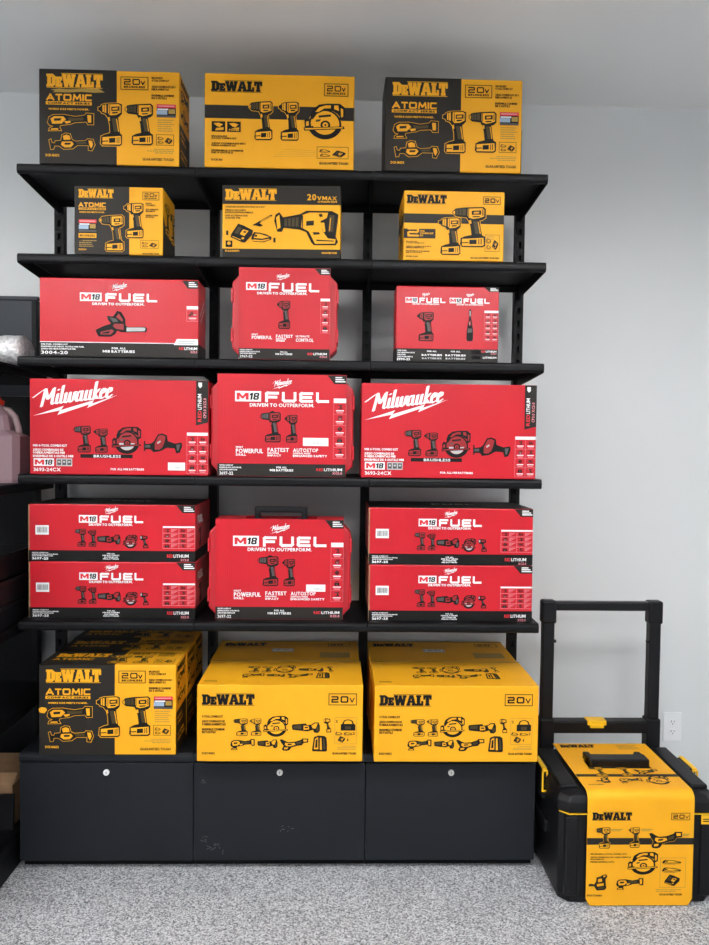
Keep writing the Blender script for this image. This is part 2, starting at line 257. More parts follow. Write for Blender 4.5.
TOOLS = {
 'drill': [('K',[(0,.13),(.06,.08),(.1,.05),(.4,.02),(.92,0),(1,.05),(1,.27),(.9,.33),(.82,.34),(.86,.55),(.9,.7),(1,.74),(1,.96),(.92,1),(.3,1),(.24,.95),(.26,.78),(.4,.73),(.58,.7),(.55,.5),(.5,.36),(.42,.27),(.12,.25),(.06,.21),(0,.17)]),
   ('C',[(.46,.05),(.9,.03),(.96,.08),(.95,.24),(.78,.28),(.62,.30),(.5,.27),(.46,.22)]), ('G',[(.11,.08),(.4,.05),(.4,.22),(.11,.21)]), ('C',[(.02,.13),(.08,.1),(.08,.2),(.02,.17)]),
   ('K',[(.58,.10),(.86,.085),(.86,.19),(.58,.20)]), ('C',[(.64,.13),(.8,.12),(.8,.16),(.64,.17)]), ('G',[(.62,.36),(.74,.35),(.81,.66),(.7,.67)]), ('C',[(.50,.34),(.56,.33),(.58,.42),(.52,.42)]),
   ('C',[(.30,.80),(.94,.765),(.96,.94),(.9,.965),(.30,.97)]), ('K',[(.52,.82),(.74,.81),(.74,.92),(.52,.93)]), ('K',[(.30,.885),(.5,.875),(.5,.9),(.3,.91)]), ('K',[(.18,.06),(.20,.06),(.20,.23),(.18,.23)]), ('K',[(.28,.055),(.30,.055),(.30,.225),(.28,.225)]), ('K',[(.475,.05),(.50,.05),(.50,.25),(.475,.24)]), ('K',[(.89,.06),(.91,.06),(.91,.22),(.89,.22)]), ('K',[(.93,.07),(.945,.07),(.945,.21),(.93,.21)]), ('K',[(.6,.235),(.84,.225),(.8,.255),(.62,.265)]), ('C',[(.76,.37),(.79,.37),(.86,.66),(.83,.67)]), ('K',[(.79,.80),(.82,.80),(.82,.93),(.79,.93)]), ('K',[(.86,.79),(.89,.79),(.89,.93),(.86,.93)])],
 'impact': [('K',[(0,.11),(.1,.09),(.14,.05),(.3,.02),(.85,0),(1,.03),(1,.25),(.9,.31),(.84,.34),(.88,.55),(.92,.7),(1,.74),(1,.96),(.92,1),(.18,1),(.1,.95),(.12,.78),(.3,.73),(.5,.7),(.48,.5),(.42,.36),(.3,.27),(.14,.24),(.1,.2),(0,.18)]),
   ('C',[(.18,.06),(.34,.04),(.34,.24),(.18,.21)]), ('C',[(.42,.04),(.85,.025),(.95,.06),(.95,.22),(.75,.28),(.5,.29),(.42,.24)]), ('K',[(.55,.09),(.88,.08),(.88,.18),(.55,.19)]), ('C',[(.6,.12),(.82,.11),(.82,.15),(.6,.16)]),
   ('G',[(.56,.36),(.72,.35),(.82,.66),(.66,.67)]), ('C',[(.40,.34),(.48,.33),(.50,.42),(.43,.42)]), ('C',[(.18,.80),(.94,.765),(.96,.94),(.9,.965),(.18,.97)]), ('K',[(.46,.82),(.72,.81),(.72,.92),(.46,.93)]), ('K',[(.18,.885),(.42,.875),(.42,.9),(.18,.91)]), ('K',[(.24,.055),(.265,.05),(.265,.225),(.24,.22)]), ('K',[(.47,.05),(.50,.05),(.50,.26),(.47,.25)]), ('K',[(.90,.06),(.925,.06),(.925,.21),(.90,.21)]), ('K',[(.58,.215),(.84,.205),(.8,.24),(.6,.25)]), ('C',[(.75,.37),(.79,.37),(.88,.66),(.84,.67)]), ('K',[(.78,.80),(.81,.80),(.81,.93),(.78,.93)]), ('K',[(.86,.79),(.89,.79),(.89,.93),(.86,.93)])],
 'saw': [('K', circ(.52, .58, .40, .42)), ('C', circ(.52, .58, .35, .37)), ('K', [(.16,.34),(.22,.16),(.38,.03),(.58,0),(.88,.0),(1,.1),(1,.40),(.88,.48),(.87,.32),(.7,.2),(.5,.2),(.32,.3),(.22,.46)]),
   ('C', [(.28,.24),(.38,.11),(.54,.05),(.66,.05),(.66,.13),(.5,.14),(.36,.24)]), ('C', [(.74,.05),(.84,.05),(.86,.2),(.74,.15)]), ('C', [(.9,.12),(.96,.16),(.96,.36),(.91,.38)]),
   ('K', [(.36,.34),(.66,.30),(.67,.36),(.37,.40)]), ('K', circ(.52, .58, .42, .42, 10, 170, 24) + circ(.52, .58, .29, .29, 170, 10, 24)), ('W', circ(.52, .60, .26, .26, 0, 180, 16)), ('K', circ(.53, .60, .12, .125)), ('C', circ(.53, .60, .07, .075)), ('K', circ(.53, .60, .025, .03)),
   ('K', [(0,.68),(.98,.63),(1,.70),(.02,.77)]), ('C', [(.03,.70),(.95,.65),(.96,.68),(.04,.74)]), ('K', [(.02,.48),(.09,.40),(.17,.46),(.19,.68),(.03,.7)]), ('C', [(.06,.52),(.12,.5),(.13,.62),(.06,.64)]), ('G', [(.3,.46),(.42,.44),(.40,.5),(.3,.52)])],
 'recip': [('K',[(0,.3),(.02,.12),(.08,.05),(.14,.2),(.4,.1),(.5,0),(.9,0),(1,.1),(.98,.4),(.96,.75),(1,.9),(.96,1),(.62,1),(.58,.92),(.5,.62),(.4,.55),(.15,.5),(.12,.62),(.05,.62)]),
   ('C',[(.44,.12),(.55,.05),(.84,.05),(.82,.2),(.72,.3),(.76,.6),(.84,.8),(.96,.82),(.95,.95),(.64,.96),(.54,.6),(.42,.48)]), ('G',[(.16,.24),(.38,.18),(.38,.46),(.16,.46)]), ('C',[(.03,.2),(.08,.12),(.1,.5),(.05,.55)]),
   ('K',[(.5,.3),(.62,.28),(.62,.42),(.5,.44)]), ('G',[(.86,.12),(.94,.12),(.92,.6),(.84,.62)]), ('C',[(.72,.34),(.78,.34),(.8,.6),(.77,.62)]), ('K',[(.66,.84),(.93,.86),(.93,.89),(.66,.88)]), ('K',[(.20,.23),(.215,.23),(.215,.47),(.20,.47)]), ('K',[(.26,.21),(.275,.21),(.275,.47),(.26,.47)]), ('K',[(.32,.2),(.335,.2),(.335,.47),(.32,.47)]), ('K',[(.435,.14),(.45,.13),(.45,.5),(.435,.49)]), ('C',[(.87,.2),(.885,.2),(.87,.58),(.855,.58)]), ('K',[(.6,.62),(.7,.62),(.72,.68),(.62,.7)]), ('K',[(.69,.1),(.74,.08),(.76,.16),(.71,.18)])],
 'recipflat': [('K',[(0,.35),(.03,.2),(.5,.1),(.55,.25),(.7,.2),(.8,.0),(.95,0),(1,.3),(1,.8),(.92,1),(.8,.95),(.76,.7),(.55,.85),(.4,.8),(.03,.7)]),
   ('G',[(.06,.32),(.34,.24),(.34,.62),(.06,.58)]), ('C',[(.42,.3),(.6,.32),(.62,.66),(.42,.7)]), ('C',[(.7,.3),(.82,.08),(.92,.1),(.9,.3),(.84,.6),(.74,.55)]), ('G',[(.86,.5),(.96,.4),(.96,.8),(.88,.88)]), ('K',[(.46,.42),(.58,.42),(.58,.54),(.46,.55)])],
 'multi': [('K',[(0,.55),(.03,.25),(.12,.12),(.35,.1),(.6,.2),(.8,.12),(.84,0),(1,.02),(1,.62),(.88,.62),(.84,.48),(.6,.52),(.5,.62),(.28,.7),(.26,.82),(.3,.98),(.02,1),(.04,.86),(.12,.76),(.04,.7)]),
   ('C',[(.06,.34),(.14,.2),(.34,.2),(.4,.36),(.3,.6),(.1,.62)]), ('G',[(.44,.24),(.6,.28),(.78,.22),(.78,.4),(.6,.44),(.46,.5)]), ('C',[(.86,.1),(.95,.1),(.95,.52),(.88,.52)]), ('C',[(.36,.46),(.5,.44),(.5,.54),(.4,.6)]), ('K',[(.14,.32),(.3,.3),(.28,.44),(.14,.46)]), ('C',[(.08,.88),(.22,.86),(.24,.94),(.06,.95)])],
 'mini': [('K',[(0,.4),(.04,.35),(.06,.55),(.12,.58),(.14,.45),(.26,.42),(.28,.1),(.36,0),(.46,.04),(.5,.35),(.58,.45),(.8,.4),(.84,.3),(.96,.32),(1,.62),(.94,.95),(.86,.92),(.86,.66),(.62,.66),(.52,.86),(.32,.9),(.22,.72),(.12,.72),(.1,.9),(.04,.92)]),
   ('C',[(.3,.16),(.38,.08),(.45,.14),(.47,.36),(.32,.38)]), ('C',[(.28,.48),(.5,.46),(.54,.6),(.48,.78),(.34,.8),(.26,.66)]), ('G',[(.58,.5),(.8,.46),(.82,.58),(.62,.6)]), ('C',[(.86,.38),(.94,.4),(.96,.62),(.92,.84),(.88,.66)]), ('K',[(.34,.54),(.48,.53),(.46,.64),(.34,.65)])],
 'hackzall': [('K',[(0,.4),(.03,.38),(.04,.55),(.14,.52),(.2,.5),(.26,.4),(.36,.05),(.48,0),(.6,.1),(.62,.38),(.8,.5),(.98,.45),(1,.6),(.94,.95),(.84,1),(.8,.75),(.6,.72),(.42,.9),(.24,.95),(.18,.8),(.04,.8),(.03,.9),(0,.9)]),
   ('C',[(.28,.5),(.38,.12),(.48,.08),(.56,.16),(.54,.4),(.48,.7),(.4,.82),(.28,.82)]), ('G',[(.03,.6),(.16,.58),(.16,.72),(.03,.72)]), ('G',[(.84,.56),(.95,.54),(.9,.85),(.86,.86)]), ('W',[(.34,.46),(.42,.36),(.44,.42),(.36,.54)])],
 'light': [('K',[(.05,.05),(.3,0),(.85,.05),(.9,.25),(.6,.35),(.72,.6),(.85,.68),(.95,.75),(1,.98),(.4,1),(.34,.82),(.46,.7),(.4,.4),(.1,.35),(0,.2)]),
   ('C',[(.3,.08),(.75,.1),(.78,.22),(.4,.26)]), ('C',[(.46,.8),(.88,.78),(.9,.93),(.48,.94)]), ('W',[(.06,.1),(.22,.07),(.22,.26),(.08,.24)]), ('G',[(.5,.4),(.6,.4),(.66,.62),(.56,.64)])],
 'grinder': [('K',[(0,.1),(.08,.06),(.2,.2),(.3,.3),(.55,.25),(.75,.1),(.78,0),(1,0),(1,.32),(.84,.36),(.78,.55),(.6,.6),(.42,.72),(.34,.95),(.26,1),(.12,.98),(.08,.85),(.14,.6),(.06,.35)]),
   ('C',[(.2,.34),(.32,.38),(.52,.36),(.56,.5),(.4,.62),(.26,.64),(.18,.5)]), ('G',[(.58,.34),(.76,.2),(.76,.4),(.6,.5)]), ('C',[(.82,.08),(.96,.08),(.96,.24),(.84,.26)]), ('K',[(.28,.44),(.44,.42),(.42,.52),(.28,.55)]), ('C',[(.16,.74),(.3,.72),(.28,.86),(.16,.88)])],
 'radio': [('K',[(.12,.1),(.4,0),(.8,.02),(.95,.12),(1,.55),(1,.95),(.9,1),(.05,.98),(0,.9)]), ('C',[(.2,.2),(.4,.1),(.42,.85),(.12,.85)]), ('K',[(.24,.28),(.36,.22),(.36,.75),(.2,.76)]), ('C',[(.52,.14),(.62,.14),(.66,.88),(.52,.88)]), ('G',[(.72,.16),(.82,.2),(.9,.85),(.76,.86)])],
 'charger': [('K',[(.05,.55),(.35,.0),(.6,.1),(1,.35),(.95,.6),(.65,1),(.5,.98),(.02,.72)]), ('C',[(.56,.3),(.8,.38),(.62,.66),(.42,.55)]), ('K',[(.6,.38),(.72,.42),(.66,.5),(.56,.46)]), ('G',[(.18,.5),(.36,.14),(.5,.24),(.34,.56)]), ('C',[(.52,.72),(.62,.74),(.58,.84),(.48,.8)]), ('C',[(.1,.66),(.46,.84),(.46,.88),(.1,.7)])],
 'battery': [('K',[(0,.7),(.05,.3),(.15,.05),(.4,.1),(.75,.25),(1,.5),(.98,.75),(.6,1),(.1,.95)]), ('C',[(.2,.2),(.42,.22),(.9,.5),(.55,.66),(.12,.6)]), ('K',[(.18,.3),(.3,.3),(.28,.5),(.16,.48)]), ('C',[(.06,.74),(.5,.8),(.9,.66),(.9,.74),(.55,.93),(.08,.88)])],
 'blade': [('K',[(0,.9),(.15,.75),(.95,0),(1,.12),(.6,.5),(.35,.72),(.55,.9),(.4,1),(.2,.92)]), ('C',[(.4,.58),(.92,.1),(.94,.14),(.46,.6)])],
 'bag': [('K',[(0,.45),(.1,.4),(.2,.1),(.4,.0),(.6,0),(.8,.1),(.9,.4),(1,.45),(1,1),(0,1)]), ('C',[(.2,.4),(.28,.16),(.42,.08),(.58,.08),(.72,.16),(.8,.4)]), ('G',[(.3,.6),(.7,.6),(.7,.9),(.3,.9)])],
 'sander': [('K',[(0,.62),(.12,.58),(.3,.62),(.4,.45),(.42,.2),(.6,.15),(.75,.05),(.9,0),(1,.12),(.9,.3),(.92,.6),(.95,.85),(.85,.97),(.45,1),(.36,.86),(.3,.74),(.02,.74)]), ('C',[(.5,.3),(.7,.26),(.72,.45),(.5,.5)]), ('C',[(.44,.6),(.8,.55),(.82,.7),(.46,.76)]), ('G',[(.5,.82),(.85,.78),(.84,.88),(.52,.92)]), ('C',[(.76,.12),(.88,.06),(.9,.14),(.8,.2)])],
 'chainsaw': [('K',[(.02,.85),(.0,.75),(.15,.6),(.3,.5),(.24,.35),(.22,.2),(.34,.22),(.42,.0),(.5,.05),(.58,.32),(.58,.55),(.62,.62),(.96,.6),(1,.68),(.98,.8),(.6,.82),(.5,.82),(.42,.76),(.38,.9),(.3,1),(.06,1)]),
   ('W',[(.6,.64),(.95,.63),(.97,.69),(.95,.77),(.6,.79)]), ('C',[(.36,.5),(.54,.5),(.55,.74),(.4,.7),(.34,.6)]), ('C',[(.1,.82),(.32,.72),(.36,.78),(.3,.92),(.1,.92)]), ('G',[(.28,.26),(.4,.3),(.44,.42),(.34,.44)]), ('C',[(.40,.24),(.45,.1),(.53,.34),(.52,.42)]), ('K',[(.13,.85),(.28,.78),(.26,.88),(.13,.89)])],
 'ratchet': [('K',[(.38,0),(.62,0),(.7,.08),(.64,.25),(.8,.4),(.9,.55),(1,.7),(.98,.95),(.8,1),(.15,1),(0,.92),(.04,.7),(.14,.52),(.3,.38),(.38,.25),(.3,.08)]), ('C',[(.36,.36),(.62,.36),(.7,.5),(.36,.52)]), ('L',[(.4,.05),(.58,.05),(.56,.22),(.44,.22)]), ('G',[(.2,.6),(.8,.6),(.86,.72),(.16,.74)]), ('W',[(.4,.42),(.5,.4),(.5,.46),(.4,.48)])],
}
class Face:
    """flat print on one face: zoomed rectangle (x0,y0,x1,y1) laid on origin O with axes U (right) and V (up), normal N"""
    def __init__(s, root, rect, O, U, V):
        s.root = root; s.r = rect; s.O = Vector(O); s.U = Vector(U); s.V = Vector(V); s.N = s.U.cross(s.V).normalized(); s.cur = None
    def begin(s, name, label=None): s.end(); s.n = 0; s.cur = (name, [], [], [], [], label); return s
    def end(s):
        if s.cur and s.cur[1]:
            name, V, F, I, K, label = s.cur
            me = bpy.data.meshes.new(name); me.from_pydata(V, [], F)
            for k in K: me.materials.append(M[k])
            for p, i in zip(me.polygons, I): p.material_index = i
            o = bpy.data.objects.new(name, me); COL.objects.link(o); o.parent = s.root
            if label: o['label'] = label
        s.cur = None
    def tris(s, pts, tri, m, layer):
        name, V, F, I, K, label = s.cur
        if m not in K: K.append(m)
        b = len(V); x0, y0, x1, y1 = s.r; s.n = (getattr(s, 'n', 0) + 1) % 32; off = 0.0007 + 0.0004*layer + 0.000012*s.n
        for x, y in pts:
            V.append(s.O + s.U*((x-x0)/(x1-x0)) + s.V*((y1-y)/(y1-y0)) + s.N*off)
        for t in tri:
            a, c, d = (pts[i] for i in t)
            ar = (c[0]-a[0])*(d[1]-a[1]) - (c[1]-a[1])*(d[0]-a[0])
            F.append(tuple(i+b for i in (t if ar < 0 else t[::-1]))); I.append(K.index(m))
    def poly(s, loops, m, layer=0):
        if not isinstance(loops[0][0], (tuple, list)): loops = [loops]
        pts = [p for l in loops for p in l]
        s.tris(pts, tessellate_polygon([[Vector((p[0], p[1], 0)) for p in l] for l in loops]), m, layer)
    def rect(s, x0, y0, x1, y1, m, layer=0): s.tris([(x0,y0),(x1,y0),(x1,y1),(x0,y1)], [(0,1,2),(0,2,3)], m, layer)
    def frame(s, x0, y0, x1, y1, m, t=3, layer=0):
        s.poly([[(x0,y0),(x1,y0),(x1,y1),(x0,y1)], [(x0+t,y0+t),(x1-t,y0+t),(x1-t,y1-t),(x0+t,y1-t)]], m, layer)
    def stroke(s, path, w, m, layer=0):
        for a, b in zip(path[:-1], path[1:]):
            dx, dy = b[0]-a[0], b[1]-a[1]; L = math.hypot(dx, dy) or 1; dx, dy = dx/L*w/2, dy/L*w/2
            s.tris([(a[0]-dx-dy,a[1]-dy+dx),(b[0]+dx-dy,b[1]+dy+dx),(b[0]+dx+dy,b[1]+dy-dx),(a[0]-dx+dy,a[1]-dy-dx)], [(0,1,2),(0,2,3)], m, layer)
    def nib(s, path, n, m, layer=0):
        for a, b in zip(path[:-1], path[1:]):
            P = [(a[0]-n[0],a[1]-n[1]),(a[0]+n[0],a[1]+n[1]),(b[0]+n[0],b[1]+n[1]),(b[0]-n[0],b[1]-n[1])]
            s.tris(P, [(0,1,2),(0,2,3)], m, layer)
        s.stroke(path, abs(n[0])*0.55, m, layer)
    def text(s, x0, y0, x1, y1, t, m, bold=1, layer=1, shear=0.0, vert=False):
        if bold == 1 and not vert and (y1-y0)*s.V.length/(s.r[3]-s.r[1]) < .0085: bold = 2
        V, T = layout(t, bold)
        if vert: pts = [(x0+(x1-x0)*v, y1-(y1-y0)*u) for u, v in V]
        else: pts = [(x0+(x1-x0)*u+shear*(1-v)*(y1-y0), y0+(y1-y0)*v) for u, v in V]
        s.tris(pts, T, m, layer)
    def lines(s, x0, y0, rows, lh, m, cap=0.62, layer=1):
        """rows: (text, x1); left-aligned lines of small type"""
        for i, (t, x1) in enumerate(rows):
            if t: s.text(x0, y0+i*lh, x1, y0+i*lh+lh*cap, t, m, 1, layer)
    def wide(s, x0, y0, x1, y1, t, th, m, layer=1, gap=0.28):
        W_ = [WIDE[c][0] for c in t]; tot = sum(W_) + gap*(len(t)-1); h = th/2; x = x0
        for c, w in zip(t, W_):
            cw = (x1-x0)*w/tot
            for p in WIDE[c][1]:
                s.stroke([(x+h+(cw-2*h)*q[0] if cw > 2*h else x+cw/2, y0+h+(y1-y0-2*h)*q[1]) for q in p], th, m, layer)
            x += cw + (x1-x0)*gap/tot
    def slab(s, x0, y0, x1, y1, m, layer=1, rule=True):
        tot = sum(DW[c][0] for c in 'DEWALT') + 5*0.03; k = (x1-x0)/tot; x = x0
        for c in 'DEWALT':
            w, L = DW[c]; Q = [[(x+p[0]*k, y1-p[1]*(y1-y0)) for p in l] for l in L]; s.poly(Q, m, layer)
            for l in Q: s.stroke(l+l[:1], (y1-y0)*.05, m, layer)
            x += (w+0.03)*k
        if rule:
            h = (y1-y0)*0.045; s.rect(x0, y1+h*1.3, x1, y1+h*2.3, m, layer); s.rect(x0+(x1-x0)*.26, y0-h*2.3, x1, y0-h*1.3, m, layer)
    def script(s, x0, y0, x1, y1, m, layer=1, rise=None):
        """brush lettering rising to the right, with a bolt under it; box is the lettering with the bolt"""
        w, h = x1-x0, y1-y0; ex = Vector((w/6.75, -h*0.36/6.75)); ey = Vector((0.17*h/3.0*1.0, -h/2.95)); o = Vector((x0+w*0.10, y0+h*0.66))
        Q = lambda q: tuple(o + ex*q[0] + ey*q[1])
        n = ex*0.125 + ey*0.03
        for p in SCRIPT: s.nib([Q(q) for q in p], (n.x, n.y), m, layer)
        s.poly([(x0+w*a, y0+h*b) for a, b in ((0,1),(.366,.66),(.33,.80),(.72,.46),(.70,.57),(1,.28),(.64,.72),(.665,.60),(.29,.96),(.322,.81))], m, layer)
    def tool(s, k, x0, y0, x1, y1, pal, layer=1, outline=None, ow=2.5, flip=False):
        """pal: dict K/C/G/W -> material"""
        for i, (c, L) in enumerate(TOOLS[k]):
            pts = [((x1-(x1-x0)*a) if flip else (x0+(x1-x0)*a), y0+(y1-y0)*b) for a, b in L]
            if i == 0 and outline: s.stroke(pts+pts[:1], ow*2, outline, layer)
            if i == 0: s.n = 0
            s.poly(pts, pal.get(c, 'pG'), layer+1)
PY = {'K': 'pK', 'C': 'pY', 'G': 'pH', 'W': 'pY', 'L': 'pL'}          # two-colour tool pictures on yellow card
PR = {'K': 'pK', 'C': 'pD', 'G': 'pG', 'W': 'pL', 'L': 'pL'}          # tool pictures on red card
KIT4 = [('BRUSHLESS', 1), ('4-TOOL COMBO KIT', 2)]

def carton(name, label, cat, w, h, d, m, loc, rz=0.0, group=None, zones=()):
    """zones: (axis, from, to, material) share of the box printed in another colour, 0..1 from left or bottom"""
    root = thing(name, label, cat, loc, rz, group)
    bm = bmesh.new(); bbox(bm, -w/2, w/2, -d/2, d/2, 0, h)
    bmesh.ops.bevel(bm, geom=list(bm.edges), offset=0.0035, segments=2, profile=0.5, affect='EDGES')
    for ax, a, b, zm in zones:
        for q in (a, b):
            if 0 < q < 1: bmesh.ops.bisect_plane(bm, geom=list(bm.verts)+list(bm.edges)+list(bm.faces), plane_co=((q-.5)*w, 0, 0) if ax == 'x' else (0, 0, q*h), plane_no=(1, 0, 0) if ax == 'x' else (0, 0, 1))
    ms = [m]
    for ax, a, b, zm in zones:
        if zm not in ms: ms.append(zm)
        for fc in bm.faces:
            c_ = fc.calc_center_median(); q = c_.x/w+.5 if ax == 'x' else c_.z/h
            if a < q < b: fc.material_index = ms.index(zm)
    link('carton', bm_mesh(bm, 'carton'), ms, root)
    return root
def front(root, rect, w, h, d): return Face(root, rect, (-w/2, -d/2, 0), (w, 0, 0), (0, 0, h))
def top(root, rect, w, h, d): return Face(root, rect, (-w/2, -d/2, h), (w, 0, 0), (0, d, 0))
def right(root, rect, w, h, d): return Face(root, rect, (w/2, -d/2, 0), (0, d, 0), (0, 0, h))
def left(root, rect, w, h, d): return Face(root, rect, (-w/2, d/2, 0), (0, -d, 0), (0, 0, h))

def badge20(f, x0, y0, x1, y1, sub='BRUSHLESS', t=3.0):
    f.begin('voltage_badge'); f.frame(x0, y0, x1, y1, 'pK', t)
    w, h = x1-x0, y1-y0
    if sub:
        f.wide(x0+.12*w, y0+.17*h, x0+.70*w, y0+.62*h, '20', .085*h, 'pK'); f.wide(x0+.73*w, y0+.27*h, x0+.88*w, y0+.62*h, 'V', .08*h, 'pK')
        f.text(x0+.12*w, y0+.70*h, x0+.88*w, y0+.85*h, sub, 'pK')
    else:
        f.wide(x0+.10*w, y0+.22*h, x0+.70*w, y0+.78*h, '20', .125*h, 'pK'); f.wide(x0+.74*w, y0+.28*h, x0+.92*w, y0+.76*h, 'V', .09*h, 'pK')
def kit_text(f, x0, y0, x1, y1, n, m='pK'):
    w, h = x1-x0, y1-y0; f.begin('kit_text')
    rows = [('BRUSHLESS', .45, 0), ('%d-TOOL COMBO KIT' % n, .72, .12), ('JUEGO COMBINADO DE %d' % n, .98, .40), ('HERRAMIENTAS', .7, .52), ('ENSEMBLE COMBINE', .92, .80), ('DE %d OUTILS' % n, .62, .92)]
    for t, q, v in rows: f.text(x0, y0+v*h, x0+q*w, y0+v*h+.09*h, t, m)
def tough(f, x0, y0, x1, y1, m='pK'): f.begin('slogan_text'); f.text(x0, y0, x1, y1, 'GUARANTEED TOUGH', m)
def m18(f, x0, y0, x1, y1, num='18'):
    f.begin('series_badge'); w, h = x1-x0, y1-y0
    f.rect(x0, y0, x1, y1, 'pW'); f.text(x0+.06*w, y0+.17*h, x0+.52*w, y1-.17*h, 'M', 'pR'); 
    def dig(a, b, loops):
        s_ = lambda p: (x0+w*(a+(b-a)*p[0])+.10*h*(1-p[1]), y0+h*(.17+.66*p[1])); f.poly([[s_(p) for p in l] for l in loops], 'pK', 1)
    dig(.535, .655, [[(0,.22),(.45,0),(1,0),(1,1),(.42,1),(.42,.32),(0,.44)]])
    if num == '18': dig(.69, .90, [[(.2,0),(.8,0),(1,.12),(1,.4),(.9,.5),(1,.6),(1,.88),(.8,1),(.2,1),(0,.88),(0,.6),(.1,.5),(0,.4),(0,.12)], [(.32,.2),(.68,.2),(.68,.38),(.32,.38)], [(.32,.6),(.68,.6),(.68,.8),(.32,.8)]])
    else: dig(.69, .90, [[(0,0),(.85,0),(1,.12),(1,.5),(.85,.62),(.36,.62),(.36,.78),(1,.78),(1,1),(0,1),(0,.52),(.14,.4),(.64,.4),(.64,.22),(0,.22)]])
def spec_table(f, x0, y0, x1, y1, rows, cols, dark='pD'):
    f.begin('icon_table'); w, h = x1-x0, y1-y0
    f.rect(x0, y0, x1, y0+h*.075, 'pW'); t = max(1.0, w*.012)
    for c in range(cols+1): xx = x0+w*c/cols; f.rect(xx-t/2, y0+h*.08, xx+t/2, y1, 'pP')
    for r in range(1, rows+1): yy = y0+h*.08+h*.92*r/rows; f.rect(x0, yy-t/2, x1, yy+t/2, 'pP')
    ks = ['drill', 'battery', 'saw', 'impact', 'charger', 'recipflat', 'bag', 'light']
    for r in range(rows):
        for c in range(cols):
            cx, cy = x0+w*c/cols, y0+h*.08+h*.92*r/rows; cw, chh = w/cols, h*.92/rows
            if cols == 2 and w > h*1.2:
                f.tool(ks[(r*2+c) % 8], cx+.12*cw, cy+.2*chh, cx+.40*cw, cy+.8*chh, PR)
                for k in range(3): f.rect(cx+.5*cw, cy+(.2+.22*k)*chh, cx+(.9-.12*k)*cw, cy+(.31+.22*k)*chh, 'pP')
            else:
                f.tool(ks[(r*2+c) % 8], cx+.3*cw, cy+.12*chh, cx+.7*cw, cy+.52*chh, PR)
                for k in range(2): f.rect(cx+(.18+.06*k)*cw, cy+(.62+.18*k)*chh, cx+(.82-.06*k)*cw, cy+(.72+.18*k)*chh, 'pW' if k == 0 else 'pP')
def corner(f, x0, y0, x1, y1):
    f.begin('corner_flash'); w, h = x1-x0, y1-y0
    f.poly([(x0,y0),(x1,y0),(x1,y1),(x0+.36*w,y1)], 'dark')
    for k, q in enumerate((.40, .52, .60)): f.rect(x0+.42*w, y0+(.18+.24*k)*h, x0+(.42+q*.9)*w, y0+(.32+.24*k)*h, 'pW', 1)
def foot_text(f, x0, y0, x1, y1, model):
    f.begin('kit_text'); h = y1-y0; w = x1-x0
    for k, q in enumerate((.62, 1, .8)): f.text(x0, y0+k*.22*h, x0+q*w, y0+(k*.22+.13)*h, ('M18 FUEL COMBO KIT', 'ENSEMBLE DE DEUX OUTILS M18 FUEL', 'JUEGO DE HERRAMIENTAS M18')[k], 'pW')
    f.text(x0, y0+.70*h, x0+.62*w, y1, model, 'pW')
def lithium(f, x0, y0, x1, y1):
    f.begin('battery_text'); w = x1-x0; f.text(x0, y0, x0+.28*w, y1, 'RED', 'pR'); f.text(x0+.30*w, y0, x1, y1, 'LITHIUM', 'pW'); f.text(x0+.62*w, y1+(y1-y0)*.4, x1, y1+(y1-y0)*1.2, 'XC5.0', 'pP')
def batteries(f, xc, w, y0, y1):
    f.begin('battery_note'); h = (y1-y0); f.text(xc-.22*w, y0, xc+.22*w, y0+.36*h, 'FOR ALL', 'pW'); f.text(xc-.5*w, y0+.55*h, xc+.5*w, y1, 'M18 BATTERIES', 'pW')
def barcode(f, x0, y0, x1, y1, full=True):
    f.begin('barcode_sticker'); f.rect(x0, y0, x1, y1, 'pW', 2); rnd = random.Random(7); x = x0+(x1-x0)*(.12 if full else .4)
    while x < x1-(x1-x0)*.14:
        w = (x1-x0)*rnd.choice((.015, .025, .04)); f.rect(x, y0+(y1-y0)*(.2 if full else .5), x+w, y1-(y1-y0)*.22, 'pG' if full else 'pL', 3); x += w+(x1-x0)*rnd.choice((.02, .035))
def sticker(f, x0, y0, x1, y1):
    f.begin('promo_sticker'); h = y1-y0; w = x1-x0
    f.rect(x0, y0, x1, y1, 'pK'); f.rect(x0, y0, x1, y0+.28*h, 'pR', 1); f.rect(x0+.04*w, y0+.33*h, x0+.6*w, y0+.43*h, 'pW', 1); f.rect(x0, y0+.45*h, x0+.55*w, y0+.78*h, 'pB', 1)
    f.rect(x0+.62*w, y0+.36*h, x1-.05*w, y0+.72*h, 'pO', 1); f.rect(x0+.06*w, y0+.09*h, x1-.08*w, y0+.19*h, 'pP', 2); f.rect(x0, y0+.84*h, x1, y1, 'pG', 1)
def small_kit(f, x0, y0, x1, y1, line=2):
    f.begin('contents_box'); w, h = x1-x0, y1-y0; f.frame(x0, y0, x1, y1, 'pK', line)
    f.tool('battery', x0+.08*w, y0+.2*h, x0+.42*w, y0+.55*h, PY); f.tool('charger', x0+.48*w, y0+.3*h, x0+.92*w, y0+.88*h, PY); f.tool('battery', x0+.1*w, y0+.6*h, x0+.42*w, y0+.88*h, PY)
def fine(f, x0, y0, x1, y1, n, m, al='l', seed=1):
    """rows of type too fine to read: hairlines of uneven length"""
    f.begin('fine_print'); r = random.Random(seed); lh = (y1-y0)/n
    for k in range(n):
        q = r.uniform(.6, 1.0)*(x1-x0); a = x0 if al == 'l' else x1-q; x = a
        while x < a+q-2:
            ww = min(r.uniform(6, 22)*(x1-x0)/120, a+q-x); f.rect(x, y0+k*lh+.2*lh, x+ww, y0+k*lh+.62*lh, m); x += ww+(x1-x0)*.02

